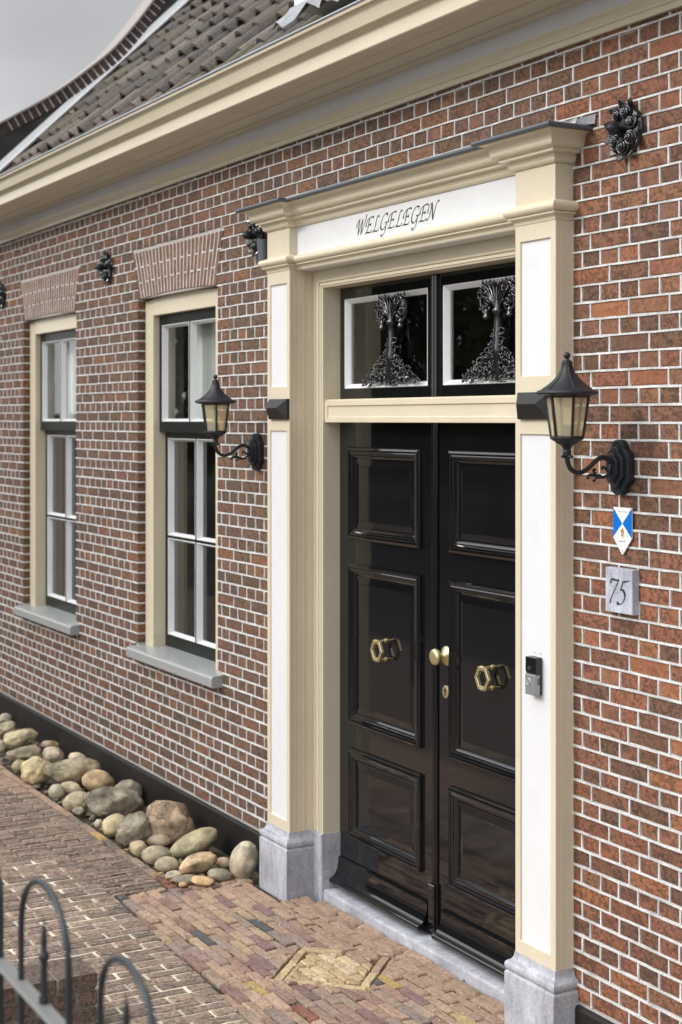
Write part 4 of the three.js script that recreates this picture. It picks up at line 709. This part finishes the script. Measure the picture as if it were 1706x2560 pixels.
function layPavers(name, list, mats, parent, pieceName, fieldName) {
  const vis = list.filter((q) => q.v > 0).sort((a, b) => a.v - b.v), top = new Set(vis.slice(0, 300)), rest = [];
  for (const q of list) { const g = paver(q.poly, q.y, [rnd(), rnd()], q.edge, q.tilt), mt = q.mat || pick(mats); if (top.has(q)) mesh(pieceName, g, mt, parent); else rest.push(g); }
  if (rest.length) stuff(mesh(fieldName, mergeGeometries(rest), mats[0], parent));
}
const pm = (h, mot = true, g = 1.16) => brickMat(h, mot, g);
const KL = ['#97806f', '#937b6c', '#9d8674', '#88766d', '#9a8470', '#866d65', '#a08a76', '#957f70', '#80736d', '#9e8573', '#917f70', '#82695f', '#9c876f', '#8f7569', '#77625e'].map((h) => pm(h, false, 1.45));
const KLodd = [pm('#5a585a', false), pm('#ac966f', false), pm('#6f6763', false), pm('#b59c68', false), pm('#84584c', false), pm('#5f5557', false)];
const YEL = ['#c4b08c', '#bda683', '#b39c7a', '#cbb896', '#a89676', '#bfac92', '#b8a07c'].map((h) => pm(h, false, 1.2));
const DK = ['#7d6c5f', '#826f63', '#766559', '#877365', '#706156', '#8c7969'].map((h) => pm(h, true, 1.5));
{
  const pav = structure(grp('paving', scene)); pav.name = numbered('paving'); pav.userData.label = 'brown and yellow clinker paving in front of the door';
  const bed = new MB(); bed.quad([-12.2, GY - 0.022, boundZ(-7) + 0.15], [-4.0, GY - 0.022, boundZ(-4)], [-4.0, GY - 0.022, 0.0], [-12.2, GY - 0.022, 0.0]); bed.quad([-6.47, GY - 0.022, 0.0], [-4.78, GY - 0.022, 0], [-4.78, GY - 0.022, -0.06], [-6.47, GY - 0.022, -0.06]);
  mesh('sand_bed', bed.geo(1 / 0.4), std({ color: rgb(0.085, 0.07, 0.05), map: rockMap, roughness: 1 }), pav);
  const L = [], add = (poly, extra = {}) => { let cx = 0, cz = 0; for (const p of poly) { cx += p[0] / poly.length; cz += p[1] / poly.length; } L.push({ poly, y: GY + rr(-0.005, 0.004), v: viewSize(cx, cz), ...extra }); };
  // diamond inlay: centre, half diagonal
  const dx = -5.632, dz = 0.352, R = 0.288;
  const inD = (x, z, r) => Math.abs(x - dx) + Math.abs(z - dz) < r;
  const P = 0.0505; let row = 0;
  for (let z = -0.05; z < 1.3; z += P, row++) {
    const z0 = z + 0.0036, z1 = z + P - 0.0036; let x = -6.93 + (row % 2 ? 0.1 : 0) - rr(0, 0.03);
    const blockIn = (zz) => zz < 0.125; let xmin = z < 0.115 ? (z < -0.002 ? -6.462 : -6.532) : (z < 0.47 ? -6.885 : z < 0.535 ? -6.961 : -6.992); const xmax = z < -0.002 ? -4.79 : z < 0.115 ? -4.73 : -3.9;
    while (x > xmin) x -= 0.195; if (x < xmin - 0.2) x = xmin - (row % 2 ? 0.09 : 0);
    for (; x < xmax; ) {
      const w = rr(0.186, 0.204); let a = Math.max(x, xmin) + 0.0032, b = Math.min(x + w, xmax) - 0.0032; x += w;
      if (b - a < 0.03) continue;
      const off = 0.012 * (fbm(a * 2 + 40, z * 2 + 40, 999, 2, 5) - 0.5), q = (xx, zz) => [xx, zz + off];
      const bz = boundZ((a + b) / 2); if (z0 > bz - 0.02) continue;
      const mat = rnd() < 0.085 ? pick(KLodd) : undefined;
      const lim = (zz) => { const r = R + 0.006 - Math.abs(zz - dz); return r > 0 ? [dx - r, dx + r] : null; };
      const l0 = lim(z0), l1 = lim(z1);
      if (!l0 && !l1) { add([q(a, z0), q(b, z0), q(b, z1), q(a, z1)], { mat, edge: 0.011, tilt: 0.0034 }); continue; }
      const A0 = l0 || [dx, dx], A1 = l1 || [dx, dx];
      if (a < Math.max(A0[0], A1[0])) { const e0 = Math.min(b, A0[0] - 0.002), e1 = Math.min(b, A1[0] - 0.002); if (Math.min(e0, e1) > a + 0.012) add([q(a, z0), q(e0, z0), q(e1, z1), q(a, z1)], { mat }); else if (Math.max(e0, e1) > a + 0.03) add(e0 > e1 ? [q(a, z0), q(e0, z0), q(Math.max(a + 0.004, e1), z1)] : [q(Math.max(a + 0.004, e0), z0), q(e1, z1), q(a, z1)], { mat }); }
      if (b > Math.min(A0[1], A1[1])) { const s0 = Math.max(a, A0[1] + 0.002), s1 = Math.max(a, A1[1] + 0.002); if (Math.max(s0, s1) < b - 0.012) add([q(s0, z0), q(b, z0), q(b, z1), q(s1, z1)], { mat }); else if (Math.min(s0, s1) < b - 0.03) add(s0 < s1 ? [q(s0, z0), q(b, z0), q(Math.min(b - 0.004, s1), z1)] : [q(Math.min(b - 0.004, s0), z0), q(b, z1), q(s1, z1)], { mat }); }
    }
  }
  // yellow diamond: rim bricks and field
  const C = [[dx, dz - R], [dx + R, dz], [dx, dz + R], [dx - R, dz]];
  for (let i = 0; i < 4; i++) {
    const A = C[i], B = C[(i + 1) % 4], l = Math.hypot(B[0] - A[0], B[1] - A[1]), t = [(B[0] - A[0]) / l, (B[1] - A[1]) / l], n = [-t[1], t[0]]; if ((dx - A[0]) * n[0] + (dz - A[1]) * n[1] < 0) { n[0] *= -1; n[1] *= -1; }
    for (let k = 0; k < 2; k++) { const s0 = k * l / 2 + 0.003 + (k ? 0 : 0.0), s1 = (k + 1) * l / 2 - 0.003 - (k ? 0.042 : 0), w = 0.040, q = (s, d) => [A[0] + t[0] * s + n[0] * d, A[1] + t[1] * s + n[1] * d]; add([q(s0, 0.002), q(s1, 0.002), q(s1, w), q(s0, w)], { mat: pick(YEL), edge: 0.009, tilt: 0.002 }); }
  }
  const r2 = R - 0.066; let rw = 0;
  for (let z = dz - r2; z < dz + r2; z += 0.052, rw++) {
    const z0 = z + 0.0045, z1 = z + 0.0475, w0 = r2 - Math.abs(z0 - dz), w1 = r2 - Math.abs(z1 - dz); let x = dx - r2 - (rw % 2 ? 0.06 : 0);
    for (; x < dx + r2; ) { const len = rr(0.10, 0.17), a = x + 0.0045, b = x + len - 0.0045; x += len; const p = [[clamp(a, dx - w0, dx + w0), z0], [clamp(b, dx - w0, dx + w0), z0], [clamp(b, dx - w1, dx + w1), z1], [clamp(a, dx - w1, dx + w1), z1]]; if (p[1][0] - p[0][0] + p[2][0] - p[3][0] > 0.03) add(p, { mat: pick(YEL), edge: 0.006, tilt: 0.0015, y: GY + rr(-0.002, 0.002) }); }
  }
  // upright row closing the strip of stones, and the kerb row along it
  for (let i = 0; i < 5; i++) { const z0 = 0.118 + i * 0.083; add([[-6.955, z0 + 0.002], [-6.888, z0 + 0.002], [-6.888, z0 + 0.080], [-6.955, z0 + 0.080]], { y: GY + 0.004, edge: 0.01, tilt: 0.002 }); }
  for (let x = -6.965; x > -12; ) { const w = rr(0.185, 0.205); add([[x - w + 0.002, 0.49], [x - 0.002, 0.492], [x - 0.002, 0.535], [x - w + 0.002, 0.533]], { edge: 0.006, mat: rnd() < 0.1 ? pick(KLodd) : pick(DK) }); x -= w; }
  // bricks laid across, between the kerb row and the mortared bricks
  let k = 0; for (let x = -6.995; x > -11.8; x -= 0.0515, k++) { let z = 0.539 - (k % 2 ? 0.09 : 0); const ze = x < -7.75 ? 1.9 : boundZ(x) - 0.002; for (; z < ze; ) { const z0 = Math.max(0.539, z) + 0.002, z1 = Math.min(z + 0.19, ze) - 0.002; z += 0.19; if (z1 - z0 > 0.03) add([[x - 0.0488, z0], [x - 0.0022, z0], [x - 0.0022, z1], [x - 0.0488, z1]], { mat: pick(DK), edge: 0.006, y: GY + rr(-0.005, 0.003) }); } }
  layPavers('paving', L, KL, pav, 'paver', 'paver_field');
  // moss and grit in the joints
  const g = [], s = []; for (let i = 0; i < 900; i++) { const x = rr(-6.9, -4.9), z = rr(-0.03, 0.9), m = fbm(x * 3 + 30, z * 3 + 30, 999, 3, 8); const zz = Math.round((z + 0.05) / 0.0505) * 0.0505 - 0.05; if (m > 0.56 && zz < boundZ(x) - 0.03 && !inD(x, zz, R - 0.04)) g.push(clean(new THREE.IcosahedronGeometry(rr(0.003, 0.007), 0).scale(rr(1, 2.6), 0.6, 0.8).translate(x, GY - 0.004, zz))); if (i < 90) s.push(clean(new THREE.IcosahedronGeometry(rr(0.0015, 0.004), 0).translate(x, GY + 0.002, z))); }
  stuff(mesh('moss', mergeGeometries(g), std({ color: rgb(0.085, 0.10, 0.025), roughness: 1 }), pav)); stuff(mesh('grit', mergeGeometries(s), std({ color: rgb(0.7, 0.66, 0.58), roughness: 0.9 }), pav));
}
{
  const path = grp('brick_path', scene); path.name = numbered('brick_path'); structure(path); path.userData.label = 'dark brick path with white mortar joints in the foreground';
  const bed = new MB(); bed.quad([-7.78, GY - 0.0022, 3.4], [-3.6, GY - 0.0022, 3.4], [-3.6, GY - 0.0022, boundZ(-3.6) + 0.02], [-7.78, GY - 0.0022, boundZ(-7.78) + 0.02]); mesh('mortar_bed', bed.geo(2), std({ color: rgb(0.80, 0.74, 0.66), map: rockMap, roughness: 1, bumpMap: rockBump, bumpScale: 0.004 }), path);
  const L = []; let k = 0;
  for (let x = -3.62; x > -7.78; x -= 0.0705, k++) {
    let z = boundZ(x) - (k % 2 ? 0.105 : 0); const zb = boundZ(x);
    for (; z < 3.3; z += 0.212) { const z0 = Math.max(zb, z) + 0.003, z1 = z + 0.206, w = rr(0.0580, 0.0615); if (z1 - z0 < 0.03) continue; const sk = rr(-0.003, 0.003); L.push({ poly: [[x - w, z0], [x, z0 + sk], [x + rr(-0.002, 0.002), (z0 + z1) / 2], [x, z1 - sk], [x - w, z1], [x - w + rr(-0.002, 0.003), (z0 + z1) / 2]], y: GY + rr(0.0, 0.005), edge: 0.006, tilt: 0.0012, v: viewSize(x, (z0 + z1) / 2) }); }
  }
  layPavers('brick_path', L, DK, path, 'brick', 'brick_field');
}

// ---------------------------------------------------------------- STONES ALONG THE WALL
function rockGeo(s, lump, seg = 4) {
  const g = new THREE.IcosahedronGeometry(1, seg); const p = g.attributes.position, v = new THREE.Vector3();
  const nrm = []; for (let i = 0; i < 5; i++) { const a = h3(i, s, 1) * 6.28, b = h3(i, s, 2) * 2 - 1, c = Math.sqrt(1 - b * b); nrm.push([c * Math.cos(a), b, c * Math.sin(a), 0.72 + 0.2 * h3(i, s, 3)]); }
  for (let i = 0; i < p.count; i++) {
    v.fromBufferAttribute(p, i).normalize(); let r = 1 + lump * (1.1 * noise3(v.x * 1.3 + s, v.y * 1.3, v.z * 1.3, s) + 0.55 * noise3(v.x * 3 + s, v.y * 3, v.z * 3, s + 9) + 0.16 * noise3(v.x * 8, v.y * 8 + s, v.z * 8, s + 5));
    if (lump > 0.22) for (const q of nrm) { const d = v.x * q[0] + v.y * q[1] + v.z * q[2]; if (d * r > q[3]) r = mix(r, q[3] / d, 0.8); }
    p.setXYZ(i, v.x * r, v.y * r, v.z * r);
  }
  g.computeVertexNormals(); let q = g; return q;
}
import { mergeVertices } from 'three/addons/utils/BufferGeometryUtils.js';
const camF = V(-Math.cos(AX), 0, -Math.sin(AX)), camR = V(Math.sin(AX), 0, -Math.cos(AX));
function groundPoint(u, v, y) { const r = camF.clone().addScaledVector(camR, (u - 853) / 3800); r.y = (1050 - v) / 3800; const k = y / r.y; return V(r.x * k, y, 3.44 + r.z * k); }
const ST = [ // centre and size (photo pixels), colour, lumpiness, roll, label
  [14, 1796, 34, 24, '#9c9384', 0.2, 0, 'small grey stone at the far left end of the row, against the black plinth'],
  [18, 1826, 62, 44, '#9a8d6f', 0.3, -0.35, 'olive beige angular boulder cut by the left edge, far end of the row'],
  [50, 1849, 80, 58, '#a59a78', 0.3, -0.3, 'olive beige boulder with a flat slanting top, near the left edge'],
  [60, 1885, 96, 42, '#8a7c66', 0.25, -0.1, 'long brownish grey stone in front of the flat topped olive boulder'],
  [4, 1868, 24, 34, '#a8a08c', 0.15, 0, 'small pale stone at the left edge, behind the long brownish stone'],
  [126, 1862, 44, 22, '#b79c70', 0.1, 0.1, 'small flat tan stone against the plinth behind the pinkish white one'],
  [136, 1889, 58, 44, '#c2b3a5', 0.15, 0.45, 'pinkish white oval stone leaning on the largest olive boulder'],
  [86, 1896, 38, 20, '#b39c74', 0.1, -0.2, 'small tan stone behind the cream yellow lumpy one'],
  [48, 1914, 36, 30, '#b8a88a', 0.12, -0.1, 'beige egg shaped stone at the kerb, left of the cream yellow one'],
  [92, 1929, 74, 68, '#d2c093', 0.25, -0.3, 'cream yellow lumpy boulder beside the kerb, left of the largest olive boulder'],
  [194, 1894, 44, 24, '#c4b59a', 0.1, 0.3, 'pale rounded stone peeping over the largest olive boulder'],
  [180, 1931, 134, 76, '#85775a', 0.24, 0.05, 'largest dark olive boulder in the middle of the row'],
  [143, 1979, 42, 38, '#a8a092', 0.08, -0.1, 'grey oval pebble in front of the largest olive boulder'],
  [176, 1971, 56, 34, '#a99a80', 0.12, 0.2, 'grey tan stone just behind the grey oval pebble'],
  [246, 1954, 78, 56, '#bd9f76', 0.1, 0.2, 'tan domed stone against the plinth behind the rough grey boulder'],
  [193, 2003, 68, 52, '#c0b294', 0.12, -0.2, 'pale beige rounded stone left of the rough grey brown boulder'],
  [319, 1978, 78, 54, '#77705f', 0.22, 0.2, 'dark grey boulder behind the rough grey brown one'],
  [285, 2005, 140, 84, '#7d7063', 0.36, 0.25, 'big rough grey brown boulder with a striped broken face'],
  [288, 2063, 64, 54, '#cbb992', 0.08, -0.45, 'cream oval stone at the kerb in front of the rough grey boulder'],
  [247, 2058, 22, 24, '#d6cfc2', 0.15, 0, 'small white pebble left of the cream oval stone'],
  [197, 2027, 32, 20, '#8f9078', 0.15, 0, 'small greenish grey pebble below the pale beige rounded stone'],
  [338, 2076, 94, 80, '#65594a', 0.26, -0.5, 'dark brown stone with a white vein beside the cream oval stone'],
  [422, 2054, 132, 104, '#8a6e56', 0.34, 0.35, 'big reddish brown boulder leaning against the plinth'],
  [398, 2101, 64, 32, '#998671', 0.08, 0.05, 'grey brown oval stone in front of the reddish brown boulder'],
  [347, 2122, 46, 42, '#c9b793', 0.15, -0.2, 'cream stone at the kerb right of the dark veined one'],
  [391, 2138, 74, 48, '#b0a28a', 0.08, 0.05, 'smooth grey beige stone beside the large olive green oval'],
  [485, 2110, 132, 58, '#8d8563', 0.07, -0.48, 'large smooth olive green oval stone lying aslant'],
  [418, 2162, 58, 40, '#98907a', 0.1, 0.05, 'flat grey stone with leaves at its foot near the kerb corner'],
  [494, 2160, 100, 50, '#c8aa80', 0.16, -0.28, 'long tan stone lying aslant below the olive green oval'],
  [561, 2158, 44, 30, '#b99a80', 0.08, 0.05, 'pinkish tan stone behind the tall mottled one'],
  [548, 2188, 60, 32, '#90887a', 0.1, 0.1, 'grey stone at the foot of the tall mottled one'],
  [611, 2153, 66, 98, '#a39a8a', 0.12, 0.28, 'tall upright mottled grey stone next to the left door plinth'],
  [434, 2188, 42, 24, '#c9bda6', 0.2, -0.2, 'small pale stone left of the dark flat slab'],
  [470, 2198, 80, 18, '#5e564a', 0.15, -0.05, 'dark flat slab of stone at the near end of the row'],
  [506, 2203, 60, 26, '#c29a66', 0.2, 0.1, 'orange tan stone at the paving corner'],
  [458, 2211, 24, 14, '#c8985c', 0.2, 0, 'tiny orange stone at the paving corner'],
];
const rockMats = {};
ST.forEach(([u, v, pw, ph, col, lump, roll, label], i) => {
  let p = groundPoint(u, v, GY + 0.03); const dep = p.clone().sub(cam.position).dot(camF), w = pw * dep / 3800, h = ph * dep / 3800 * 0.97;
  const cy = GY + Math.max(0.02, h * 0.42); p = groundPoint(u, v, cy); let d = Math.min(0.5 * (w + h), w * 0.9);
  // keep clear of the wall and the kerb: slide along the line of sight
  const zmin = 0.03 + d * 0.42; for (let k = 0; k < 20 && p.z < zmin; k++) { p = groundPoint(u, v, p.y + 0.012); }
  const g = mergeVertices(clean(rockGeo(i * 7 + 3, lump * 1.15 + 0.05, w > 0.15 ? 12 : 7)).deleteAttribute('normal').deleteAttribute('uv')); g.computeVertexNormals();
  g.scale(w / 2, h / 2, d / 2); g.computeVertexNormals(); boxUV(g, 2.6, h3(i, 1, 1), h3(i, 2, 1));
  const m = rockMats[col] || (rockMats[col] = std({ color: srgb(col).lerp(rgb(0.36, 0.345, 0.32), 0.36).multiplyScalar(1.75), map: rockMap, roughness: 0.72, bumpMap: rockBump, bumpScale: lump > 0.2 ? 0.016 : 0.004 }));
  const o = new THREE.Mesh(g, m); o.name = numbered(w > 0.2 ? 'boulder' : 'stone'); o.position.copy(p); o.rotation.set(0, 0, 0);
  const q = new THREE.Quaternion().setFromAxisAngle(camF, roll), face = new THREE.Quaternion().setFromAxisAngle(V(0, 1, 0), -(Math.PI / 2 - AX) + Math.PI / 2 * 0 + Math.atan2(0, 1)); o.quaternion.copy(q).multiply(new THREE.Quaternion().setFromUnitVectors(V(1, 0, 0), camR));
  o.castShadow = o.receiveShadow = true; scene.add(o); tag(o, label, 'stone', 'stones along the foot of the wall');
});
{ // small pebbles and soil between the stones
  const gs = []; for (let i = 0; i < 420; i++) { const x = rr(-11, -6.97), z = rr(0.06, 0.475), q = rr(0.006, 0.02); gs.push(clean(new THREE.IcosahedronGeometry(q, 1).scale(1.2, 0.6, rr(0.8, 1.3)).rotateY(rnd() * 6).translate(x, GY - 0.012 + q * 0.4, z))); }
  const l = stuff(mesh('pebbles', mergeGeometries(gs), std({ color: rgb(0.34, 0.30, 0.24), map: rockMap, roughness: 0.9 }), scene)); l.userData.label = 'small pebbles and soil between the stones';
}
{ // withered leaves between the stones
  const gs = []; for (let i = 0; i < 70; i++) { const c = pick([[-7.75, 0.42], [-7.7, 0.46], [-6.98, 0.5], [-7.05, 0.44], [-7.2, 0.52]]), q = new THREE.CircleGeometry(rr(0.008, 0.02), 5).scale(1, 0.45, 1); q.rotateX(-Math.PI / 2 + rr(-0.7, 0.7)).rotateY(rr(0, 6.28)).translate(c[0] + rr(-0.09, 0.09), GY + rr(0.004, 0.03), c[1] + rr(-0.05, 0.05)); gs.push(clean(q)); }
  const l = stuff(mesh('fallen_leaves', mergeGeometries(gs), std({ color: rgb(0.36, 0.23, 0.10), roughness: 0.9, side: THREE.DoubleSide }), scene)); l.userData.label = 'withered leaves at the kerb beside the stones';
}

// ---------------------------------------------------------------- FENCE AND PIER IN THE FOREGROUND
{
  const f = thing('iron_fence', 'dark grey iron hoop fence out of focus in the lower left foreground', 'fence'), fz = 2.5, ry = -1.147;
  const im = std({ color: rgb(0.03, 0.037, 0.045), roughness: 0.4, metalness: 0.2 }), r = 0.0066;
  for (const [a, b, top] of [[-3.49, -3.190, -0.912], [-3.044, -2.747, -0.913], [-2.577, -2.318, -0.927], [-2.17, -1.90, -0.927]]) {
    const c = (b - a) / 2 * 0.8, P = [[a, GY + 0.1, fz], [a, ry, fz], [a, top - c, fz]]; for (let i = 1; i < 10; i++) { const t = Math.PI * (1 - i / 10); P.push([(a + b) / 2 + Math.cos(t) * (b - a) / 2, top - c + Math.sin(t) * c, fz]); } P.push([b, top - c, fz], [b, ry, fz], [b, GY + 0.1, fz]);
    mesh('hoop', tube(P, r, 80, 10), im, f);
    const x = (a + b) / 2, k = 0.72, y = (v) => ry + (v + 1.64) * k; mesh('spear', lathe([[0.0, -1.402], [0.004, -1.43], [0.0075, -1.455], [0.0085, -1.475], [0.006, -1.495], [0.012, -1.502], [0.0145, -1.512], [0.012, -1.522], [0.0085, -1.53], [0.0085, -1.615], [0.013, -1.622], [0.013, -1.636], [0.0085, -1.64], [0.0085, -1.70], [0.0, -1.70]].map(([q, v]) => [q * 0.78, y(v)]), 14).translate(x, 0, fz), im, f);
  }
  for (const y of [ry, -2.0]) mesh('rail', new MB().cbox(-4.2, -1.6, y - 0.010, y, fz - 0.012, fz + 0.022, 0.003).geo(1), std({ color: rgb(0.17, 0.175, 0.17), roughness: 0.55 }), f);
}
{
  const p = thing('brick_pier', 'low dark brick pier behind the hoop fence at the lower left', 'pier', [-5.65, GY, 1.66]);
  const top = 0.206, x1 = 0.135, x0 = -0.065, z0 = -0.22, z1 = 0.30; mesh('mortar', new MB().box(x0 + 0.006, x1 - 0.006, -0.05, top - 0.008, z0 + 0.006, z1 - 0.006).geo(2), std({ color: rgb(0.30, 0.285, 0.26), map: rockMap, roughness: 1 }), p);
  const ms = ['#6a584f', '#62524a', '#735f55'].map((h) => pm(h, true, 1.15));
  for (let c = 0; c < 4; c++) { const y1 = top - c * 0.066, y0 = y1 - 0.055, off = c % 2 ? 0.075 : 0; for (let z = z0 - off; z < z1; z += 0.16) { const a = Math.max(z, z0), b = Math.min(z + 0.148, z1); if (b - a > 0.03) mesh('brick', new MB().cbox(x0 + rr(0, 0.004), x1 + rr(-0.003, 0.003), y0, y1 + rr(-0.002, 0.002), a, b, 0.005).geo(1 / TB, rnd(), rnd()), pick(ms), p); } }
}

// ---------------------------------------------------------------- TREE LINE ACROSS THE STREET (seen only in the reflections)
{
  const bark = std({ color: rgb(0.06, 0.05, 0.04), roughness: 0.95 }), leaf = phy({ color: rgb(0.07, 0.095, 0.03), roughness: 0.8, transmission: 0.25, thickness: 0, side: THREE.DoubleSide });
  const tr = [tube([[0, 0, 0], [0.1, 2, 0], [-0.1, 4, 0.1], [0, 7, 0]], 0.17, 12, 7)];
  for (let i = 0; i < 9; i++) { const a = i * 2.4, y = 2.4 + i * 0.45; tr.push(tube([[0, y, 0], [Math.cos(a) * 1.1, y + 0.8, Math.sin(a) * 1.1], [Math.cos(a) * 2.1, y + 1.9, Math.sin(a) * 2.1]], 0.06, 6, 5)); }
  const m = new MB(), cl = []; for (let i = 0; i < 70; i++) { const a = rnd() * 6.28, q = Math.sqrt(rnd()), y = rr(2.0, 9.4), R = 3.0 * Math.sqrt(Math.max(0.05, 1 - ((y - 5.4) / 4.4) ** 2)); cl.push([Math.cos(a) * q * R, y, Math.sin(a) * q * R, rr(0.5, 1.0)]); }
  for (let i = 0; i < 3800; i++) { const c = pick(cl), d = V(rr(-1, 1), rr(-1, 1), rr(-1, 1)).normalize().multiplyScalar(c[3] * Math.cbrt(rnd())), s = rr(0.07, 0.15), e = new THREE.Euler(rnd() * 6, rnd() * 6, rnd() * 6), k = [[-s, -s * 0.6, 0], [s, -s * 0.6, 0], [s, s * 0.6, 0], [-s, s * 0.6, 0]].map((v) => V(...v).applyEuler(e).add(d).add(V(c[0], c[1], c[2])).toArray()); m.quad(...k); }
  const trunk = merge(tr), crown = m.geo(1), TR = [], CR = [];
  [[-24, 13, 1.1], [-30, 15, 1.3], [-19, 11.5, 1.0], [-36, 19, 1.4], [-27, 21, 1.5], [-15.5, 13.5, 1.05], [-42, 17, 1.3], [-12, 17, 1.2], [-21, 18, 1.3], [-50, 24, 1.6], [-33, 11.5, 1.0]].forEach(([x, z, s], i) => { const o = new THREE.Object3D(); o.position.set(x, GY, z); o.scale.setScalar(s); o.rotation.y = i * 1.7; o.updateMatrix(); TR.push(trunk.clone().applyMatrix4(o.matrix)); CR.push(crown.clone().applyMatrix4(o.matrix)); });
  { const hm = new MB(); for (let i = 0; i < 26000; i++) { const x = rr(-75, -2), z = 22 + 1.2 * Math.sin(x * 0.2) + rr(-0.7, 0.7), y = GY + 2.5 * Math.sqrt(rnd()), s = rr(0.10, 0.2), e = new THREE.Euler(rnd() * 6, rnd() * 6, rnd() * 6); hm.quad(...[[-s, -s * 0.6, 0], [s, -s * 0.6, 0], [s, s * 0.6, 0], [-s, s * 0.6, 0]].map((v) => V(...v).applyEuler(e).add(V(x, y, z)).toArray())); } CR.push(hm.geo(1)); }
  const g = grp('tree_line', scene); stuff(g); g.userData.label = 'leafy trees across the street'; stuff(mesh('trunks', mergeGeometries(TR), bark, g)); stuff(mesh('foliage', mergeGeometries(CR), leaf, g));
}

renderer.render(scene, cam);
